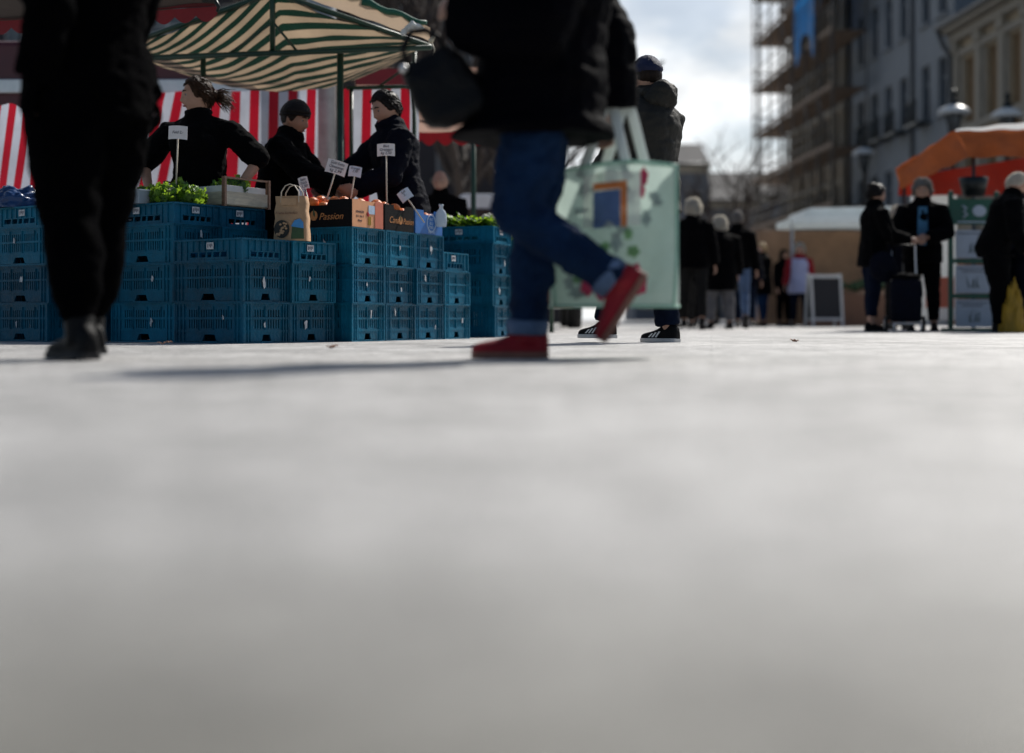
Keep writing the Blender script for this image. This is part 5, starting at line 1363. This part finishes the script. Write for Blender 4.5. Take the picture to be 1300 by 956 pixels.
# --- walker in black, left foreground
x, y = at(113, 5.1)
wa = person('person in all black walking past the crates, wearing ankle boots', x, y, R(135), h=1.76, g=1.30, lean=2, legL=('t', -.135, .075, 0), legR=('t', .19, .075, 0),
    armL=('t', (-.08, .25, .97), (-1, .1, 0)), armR=('t', (.06, -.27, .98), (1, -.15, 0)), gloves='cloth_jet', top=dict(mat='cloth_jet', hem=-.06, thick=.03, flare=1.0, wr=.012), legs=dict(mat='cloth_jet', thick=.03, w=1.02, cuff=.06, hemr=.052, wr=.010),
    shoe=dict(mat='shoe_black', sole='sole_dark', boot=.14), hair=('short', 'hair_dark'), vox=.012, group='walkers crossing close to the camera')
# --- woman with jeans, red shoes, mint bag
x, y = at(686, 5.1)
wb = person('person in long black quilted coat, blue jeans and red shoes, mid-stride', x, y, PI_, h=1.78, g=1.16, lean=-5, legL=('t', -.270, .275, 58), legR=(4, 2, 2, 0),
    armL=('t', (.26, .13, 1.22), (-.4, .6, -1)), armR=('t', (-.24, -.27, .93), (-1, -.3, 0)), top=dict(mat='puffer_black', hem=-.100, thick=.100, flare=1.12, quilt=.006, qp=.085, wr=.008), legs=dict(mat='denim', thick=.016, w=1.04, cuff=.012, turnup='denim_pale', wr=.020),
    shoe=dict(mat='shoe_red', sole='sole_brown', boot=.10), hair=('long', 'hair_brown'), vox=.010, group='walkers crossing close to the camera')
# handbag carried in front of the coat woman
H_ = P(578, 45, 4.98)
hb_ = thing('handbag', 'large black leather handbag held in front of the long quilted coat', 'handbag', (H_.x, H_.y, H_.z - .34))
Qh = Matrix.Rotation(R(-24), 4, 'Y')
b = MB(); rg_ = []
for z, w_, d_, xo in ((.02, .085, .045, .05), (.05, .12, .06, .045), (.14, .125, .06, .03), (.22, .115, .05, .02), (.29, .10, .025, .01)):
    rg_.append([Qh @ V((xo + w_*math.copysign(abs(math.cos(a))**.35, math.cos(a)), d_*math.copysign(abs(math.sin(a))**.6, math.sin(a)), z)) for a in [2*math.pi*(i+.5)/24 for i in range(24)]])
b.rings(rg_); link('bag_body', fuse(b, 'bag', .010, 2, wrinkle(.010, (9, 9, 9), 2), [M_['leather_black']]), hb_)
for sy in (-.02, .02):
    b = MB(); b.tube([Qh @ V((-.06, sy, .27)), Qh @ V((-.05, sy, .34)), Qh @ V((.0, sy*.6, .385)), Qh @ V((.05, sy*.6, .37)), Qh @ V((.08, sy, .33)), Qh @ V((.085, sy, .27))], .010, 7); b.build('handle', M_['leather_black'], hb_, smooth=True)
b = MB(); b.ball(Qh @ V((-.075, -.035, .272)), .016, n=10, m=7); b.build('buckle', M_['aluminium'], hb_, smooth=True)
# mint shopping bag hanging at her far side
c0 = P(780, 212, 5.32)
mb_ = thing('shopping_bag', 'large mint woven plastic shopping bag with red flower print and white straps', 'shopping bag', (c0.x, c0.y, c0.z - .525), R(-4))
hw, hd2, hh = .235, .085, .525
def crease(u, v, sd=0):
    return .016*noise.noise(V((u*2.2 + sd, v*2.6, 1.3))) + .010*noise.noise(V((u*4 - v*5 + sd, v*3 + u*2, 4.1))) + .004*noise.noise(V((u*12, v*14, sd)))
def topz(u): return hh + .012*math.sin(u*2.2 + .6) - .010*abs(u)
def fpt(u, v, off=.004, sg=-1):          # a point on the near face (or, with sg = 1, the far one)
    bl = 1 + .10*math.sin(math.pi*v); bow = 1.0 + .22*(1-min(1, abs(u))**1.6)
    return V((u*hw*(.93 + .07*v + .02*math.sin(v*5)), sg*(hd2*bl*bow + off) + crease(u, v, sg*3), v*topz(u)))
NU = 20
def mbag(v):
    pts = [fpt(-1 + 2*i/NU, v, 0) for i in range(NU+1)]
    a, c = fpt(1, v, 0), fpt(1, v, 0, 1)
    pts += [a.lerp(c, t) + V((.022*math.sin(math.pi*t*1.0)*(1 - 1.9*v*math.sin(math.pi*t)), 0, 0)) for t in (.2, .4, .6, .8)]
    pts += [fpt(1 - 2*i/NU, v, 0, 1) for i in range(NU+1)]
    a, c = fpt(-1, v, 0, 1), fpt(-1, v, 0)
    pts += [a.lerp(c, t) - V((.022*math.sin(math.pi*t)*(1 - 1.9*v*math.sin(math.pi*t)), 0, 0)) for t in (.2, .4, .6, .8)]
    return pts
b = MB(); b.rings([mbag(i/22) for i in range(23)], caps=False); b.bm.faces.new([b.bm.verts.new(q) for q in mbag(.004)])
b.build('bag_body', M_['bag_mint'], mb_)
def edge(pts, r_=.010):
    b = MB(); b.tube(pts, r_, 6); b.build('seam', M_['bag_seam'], mb_, smooth=True)
q0 = mbag(1.0); edge(q0 + [q0[0]], .007)
for k in (0, NU, NU+5, 2*NU+5): edge([mbag(i/22)[k] for i in range(23)], .006)
q0 = mbag(.004); edge(q0 + [q0[0]], .006)
def patch(name, m, uv, parent=None, off=.006):
    b = MB(); n = len(uv); ctr = V((sum(u for u, _ in uv)/n, sum(v for _, v in uv)/n, 0))
    vs = [b.bm.verts.new(fpt(u, v, off)) for u, v in uv]; c_ = b.bm.verts.new(fpt(ctr.x, ctr.y, off))
    for i in range(n): b.bm.faces.new((vs[i], vs[(i+1) % n], c_))
    return b.build(name, M_[m], parent or mb_, smooth=False)
def blob(u0, v0, ru, rv, n=14, ph=0, amp=.13): return [(u0 + ru*(1+amp*math.sin(5*a+ph))*math.cos(a), v0 + rv*(1+amp*math.sin(5*a+ph))*math.sin(a)) for a in [2*math.pi*i/n for i in range(n)]]
pw = patch('printed_panel', 'bag_white', [(-.5, .56), (.10, .56), (.42, .56), (.42, .93), (-.1, .95), (-.5, .93)])
for k, (uv) in enumerate((([(-.34, .87), (.20, .87), (.20, .82), (-.34, .82)]), ([(.10, .82), (.20, .82), (.20, .55), (.10, .55)]))): patch('printed_frame', 'bag_orange', uv, pw, .009)
patch('printed_window', 'bag_blue', [(-.34, .81), (.09, .81), (.09, .55), (-.34, .55)], pw, .009)
for u0, v0, ru, rv, m, ph in ((.47, .90, .07, .06, 'bag_red', 0), (.44, .80, .05, .05, 'bag_red', 1), (-.52, .30, .08, .045, 'bag_red', 2), (-.45, .13, .11, .055, 'bag_red', 3), (-.22, .10, .10, .06, 'bag_red', 4), (.42, .15, .11, .07, 'bag_red', 5), (.36, .26, .06, .04, 'bag_red', 1.5)):
    patch('printed_flower', m, blob(u0, v0, ru, rv, 20, ph))
for u0, v0, ru, rv, ph in ((.22, .50, .07, .04, 0), (-.15, .42, .08, .03, 1), (.30, .38, .10, .04, 2), (-.62, .45, .10, .06, 3), (.02, .30, .13, .04, 4), (-.6, .2, .08, .03, 5)):
    patch('printed_leaf', 'bag_green', blob(u0, v0, ru, rv, 16, ph, .2))
r = random.Random(31)
for i in range(16):
    patch('faded_print', 'bag_grey', blob(r.uniform(-.75, .7), r.uniform(.08, .9), r.uniform(.05, .16), r.uniform(.02, .07), 14, i, .3), None, .0045)
for sy, (x0, x1, xa) in ((-1, (-.125, .055, -.01)), (1, (-.055, .135, .05))):
    b = MB(); pts = []
    for t in range(21):
        a = t/20; xx = x0 + (x1-x0)*a; top_ = 1-abs(2*a-1)**2.6
        pts.append(V((xx + (xa - xx)*.55*top_, sy*hd2*(1.15 - .9*top_), hh - .05 + .285*top_)))
    b.tube(pts, .020, 8, flat=.12, up=(1, 0, 0)); b.build('strap', M_['bag_strap'], mb_, smooth=True)

# --- man with the navy cap
x, y = at(822, 8.75)
mc = person('person in navy cap and dark hooded parka with back to the camera, striped sneaker showing', x, y, PI_ - R(42), h=1.74, g=1.2, lean=-1, legL=(16, 3, 5, 0), legR=(-1, 3, 6, 0),
    armL=(14, 10, 45, 25), armR=(16, 10, 50, 30), head=(-22, 10), top=dict(mat='cloth_olive', hem=-.09, thick=.045, flare=1.03, hood=True, wr=.011, collar=True), legs=dict(mat='denim_dark', thick=.018, w=1.1, cuff=.03, wr=.012),
    shoe=dict(mat='shoe_black', sole='sole_white', stripes=True), hair=('cap', 'cap_navy'), vox=.011)
# --- stall holders
x, y = at(254, 9.5)
w1 = person('person in black short-sleeved top, dark hair tied back, hand on hip behind the salad crates', x, y, R(-102), h=1.74, g=1.18, lean=2, legL=(2, 3, 4, 0), legR=(-2, 3, 4, 0),
    armL=('t', (.10, .31, 1.0), (-.5, 1, .1)), armR=('t', (.12, -.31, 1.0), (-.5, -1, 0)), head=(-58, 4), top=dict(mat='cloth_black', hem=-.05, thick=.02, sleeve=-.10, wr=.012, bust=True, collar=True, name='top'), legs=dict(mat='cloth_black'),
    hair=('ponytail', 'hair_brown'), vox=.009, group='stall holders behind the crates', eyes=True)
hd_ = w1['T'](.33, .0)
b = MB(); b.tube([w1['T'](.315, .055), w1['T'](.325, 0, .068), w1['T'](.335, -.055), w1['T'](.325, 0, -.068), w1['T'](.315, .055)], .028, 10)
link('scarf', fuse(b, 'scarf', .008, 2, wrinkle(.014, (25, 25, 25)), [M_['cloth_charcoal']]), w1['root'])
x, y = at(346, 10.1)
w2 = person('person in black beanie and jacket leaning over behind the paper bag', x, y, R(-12), h=1.70, g=1.08, lean=14, legL=(14, 3, 4, 0), legR=(12, 3, 4, 0), armL=(40, 8, 35, 20), armR=(48, 10, 20, 25), head=(-6, 16),
    skin='skin_tan', top=dict(mat='cloth_black', hem=-.06, thick=.035, wr=.014, collar=True), hair=('beanie', 'hair_black'), vox=.010, group='stall holders behind the crates', eyes=True)
x, y = at(512, 10.3)
w3 = person('person with short black hair in black jacket bending over the oranges', x, y, PI_ + R(24), h=1.80, g=1.16, lean=10, legL=(10, 2, 4, 0), legR=(10, 2, 4, 0), armL=('t', (.42, .16, 1.06), (.1, .4, -1)), armR=('t', (.52, -.22, 1.10), (.1, -.8, -.4)), head=(10, 24),
    top=dict(mat='cloth_navy', hem=-.07, thick=.035, wr=.014, collar=True), hair=('short', 'hair_black'), vox=.010, group='stall holders behind the crates', eyes=True)
x, y = at(561, 15.0)
person('person bald with dark coat standing under the salmon awning', x, y, R(-100), h=1.70, g=1.1, lean=6, head=(0, 14), top=dict(mat='cloth_black', hem=-.15, thick=.03), hair=('bald', 'hair_grey'), skin='skin', eyes=True, legs=dict(mat='cloth_charcoal'))
# --- shoppers further away
def shopper(label, px, d, rz, **kw):
    x, y = at(px, d)
    return person(label, x, y, R(rz), **dict(dict(vox=.016), **kw))
shopper('person white-haired in dark jacket, half hidden by the mint bag', 880, 19.0, 80, h=1.70, g=1.1, hair=('fluffy', 'hair_white'), top=dict(mat='cloth_black', hem=-.08, thick=.035), legs=dict(mat='cloth_charcoal'), armL=(12, 10, 60, 20), legL=(10, 5, 3, 0), legR=(-8, 8, 3, 15))
shopper('person with fluffy white hair in wide dark coat seen from behind', 914, 20.5, 95, h=1.60, g=1.35, hair=('fluffy', 'hair_white'), top=dict(mat='cloth_black', hem=-.20, thick=.045, flare=1.15), legs=dict(mat='cloth_grey', thick=.02), shoe=dict(mat='shoe_black', sole='sole_dark'), legL=(3, 2, 4, 0), legR=(-3, 2, 4, 0))
shopper('tall person in dark jacket and jeans walking beside the wide dark coat', 936, 22.0, 80, h=1.78, g=1.05, hair=('short', 'hair_grey'), top=dict(mat='cloth_black', hem=-.05, thick=.035), legs=dict(mat='denim_pale', thick=.014), legL=(14, 6, 3, 0), legR=(-12, 14, 3, 25))
shopper('person fair-haired in black jacket and blue jeans, standing alone', 968, 26.5, 200, h=1.55, g=1.15, hair=('short', 'hair_blond'), top=dict(mat='cloth_black', hem=-.16, thick=.035), legs=dict(mat='denim', thick=.014), legL=(6, 4, 3, 0), legR=(-4, 6, 3, 0), armL=(10, 8, 60, 10))
shopper('dark-haired person in dark red and black close behind the white-vested woman', 995, 29.0, -60, h=1.55, g=1.05, hair=('long', 'hair_black'), top=dict(mat='cloth_black', hem=-.16, thick=.03), legs=dict(mat='cloth_black'))
p6 = shopper('person in long white vest over red sleeves, light hair, facing the camera', 1015, 26.8, -100, h=1.55, g=1.10, hair=('fluffy', 'hair_white'), top=dict(mat='cloth_red', hem=-.03, thick=.02, collar=True), legs=dict(mat='denim_dark', thick=.014), legL=(6, 6, 3, 0), legR=(-4, 6, 3, 0), armL=(2, 14, 15, 0), armR=(4, 14, 20, 0))
b = MB(); T_ = p6['T']; k_ = p6['k']
def vell(z, rx, ry): 
    c = T_(z); return [c + V((rx*math.cos(2*math.pi*i/18), ry*math.sin(2*math.pi*i/18), 0)) for i in range(18)]
b.rings([vell(-.14, .175, .215), vell(-.06, .17, .21), vell(.05, .155, .19), vell(.15, .15, .178), vell(.24, .148, .18), vell(.285, .12, .155)])
link('vest', fuse(b, 'vest', .016, 2, wrinkle(.012, (7, 7, 9)), [M_['cloth_lilac']]), p6['root'])
b = MB(); b.tube([T_(.30, .08), T_(.315, 0, .085), T_(.325, -.07), T_(.315, 0, -.085), T_(.30, .08)], .04, 10); b.build('scarf', M_['cloth_red'], p6['root'], smooth=True)
p7 = shopper('person in black with hair bun and shoulder bag, beside the shopping trolley', 1108, 15.9, 5, h=1.64, g=1.10, lean=3, hair=('bun', 'hair_black'), top=dict(mat='cloth_black', hem=-.10, thick=.035, collar=True), legs=dict(mat='denim_dark', thick=.014, cuff=.10), legL=(3, 3, 3, 0), legR=(-3, 3, 3, 0), armL=(20, 8, 70, 20), armR=(20, 8, 60, 20), head=(5, 12), vox=.013)
x, y = at(1121, 15.5)
sb_ = thing('shoulder_bag', 'round black shoulder bag hanging beside the person with the hair bun', 'bag', (x, y, .56), 0)
b = MB(); b.ball((0, 0, .16), .16, (.95, .5, 1.1)); link('bag_body', fuse(b, 'sbag', .012, 2, wrinkle(.02, (9, 9, 9), 4), [M_['cloth_navy']]), sb_)
b = MB(); b.tube([(-.12, 0, .24), (-.13, .06, .55), (-.10, .16, .80), (-.02, .16, .80), (.10, .06, .55), (.12, 0, .24)], .012, 6); b.build('strap', M_['cloth_black'], sb_, smooth=True)
p8 = shopper('person with grey hair, open black jacket and blue shirt, looking down', 1171, 16.5, -105, h=1.74, g=1.15, lean=3, hair=('fluffy', 'hair_grey'), top=dict(mat='cloth_black', hem=-.09, thick=.038), legs=dict(mat='cloth_black', thick=.016), armL=('t', (.26, .06, 1.08), (-.2, 1, -.4)), armR=('t', (.26, -.10, 1.06), (-.2, -1, -.4)), head=(-5, 20), vox=.012, eyes=True)
b = MB(); T_ = p8['T']
b.prism([T_(.285, .16, .05), T_(.285, .16, -.05), T_(.12, .19, -.06), T_(.03, .175, -.04), T_(.03, .175, .04), T_(.12, .19, .06)], V((-.05, 0, 0))); b.build('shirt', M_['shirt_blue'], p8['root'])
p9 = shopper('old person with white hair bending forward in dark jacket beside the green rack', 1262, 15.2, -8, h=1.74, g=1.2, lean=20, hair=('short', 'hair_white'), top=dict(mat='cloth_black', hem=-.08, thick=.04, collar=True), legs=dict(mat='cloth_black', thick=.02, w=1.15, cuff=.02), legL=(10, 8, 3, 0), legR=(6, 8, 3, 0), armL=(18, 6, 50, 15), armR=(2, 8, 25, 5), head=(0, 30), vox=.012, eyes=True)
x, y = at(1285, 15.0)
yb_ = crumple((x, y, .0), .12, .10, .50, 8, 'carrier_bag', 'full yellow carrier bag standing between two dark-clothed people at the right', 'yellow_bag', 'carrier bag')
shopper('person in dark coat cut off by the right edge of the photo', 1300, 15.4, 185, h=1.66, g=1.2, lean=8, hair=('short', 'hair_dark'), top=dict(mat='cloth_navy', hem=-.2, thick=.04), legs=dict(mat='denim_dark', thick=.016), armL=('t', (.30, .1, .86), (-.3, 1, 0)), armR=('t', (.32, -.1, .84), (-.3, -1, 0)), head=(0, 20))
shopper('person pale-haired mostly hidden behind the open black jacket', 1139, 19.5, -80, h=1.66, g=1.0, hair=('fluffy', 'hair_white'), top=dict(mat='cloth_navy', hem=-.1, thick=.03), legs=dict(mat='cloth_charcoal'))

shopper('person in grey coat just visible between the white-haired pair', 894, 25.5, 100, h=1.72, g=1.1, hair=('short', 'hair_dark'), top=dict(mat='cloth_grey', hem=-.14, thick=.035), legs=dict(mat='cloth_black'), legL=(10, 6, 3, 0), legR=(-8, 10, 3, 15))
shopper('distant person in brown jacket left of the fair-haired one', 951, 31.0, 80, h=1.68, g=1.1, hair=('short', 'hair_dark'), top=dict(mat='cloth_brown', hem=-.06, thick=.035), legs=dict(mat='denim_pale', thick=.014), legL=(-10, 8, 3, 10), legR=(12, 6, 3, 0))
shopper('distant person in dark coat right of the fair-haired one', 983, 32.5, -100, h=1.70, g=1.1, hair=('beanie', 'hair_black'), top=dict(mat='cloth_charcoal', hem=-.17, thick=.035), legs=dict(mat='denim_dark'), legL=(8, 6, 3, 0), legR=(-8, 8, 3, 10))
shopper('person in dark jacket seen just right of the mint bag, behind the white-haired one', 868, 23.0, 60, h=1.66, g=1.15, hair=('short', 'hair_black'), top=dict(mat='cloth_black', hem=-.10, thick=.035), legs=dict(mat='cloth_charcoal'))
shopper('distant person all in black, near the far end of the street', 902, 34, 95, h=1.72, g=1.12, hair=('short', 'hair_dark'), top=dict(mat='cloth_black', hem=-.12, thick=.035), legs=dict(mat='cloth_black'), legL=(10, 6, 3, 0), legR=(-8, 10, 3, 12))
shopper('distant fair-haired person in blue jacket between the jeans and the black jacket', 946, 24.5, -95, h=1.58, g=1.12, hair=('long', 'hair_blond'), top=dict(mat='cloth_navy', hem=-.12, thick=.035), legs=dict(mat='denim_dark'), legL=(10, 6, 3, 0), legR=(-8, 10, 3, 12))
shopper('person in charcoal coat just left of the sandwich board, farthest away', 1032, 36, 80, h=1.7, g=1.12, hair=('short', 'hair_grey'), top=dict(mat='cloth_charcoal', hem=-.12, thick=.035), legs=dict(mat='cloth_black'), legL=(10, 6, 3, 0), legR=(-8, 10, 3, 12))
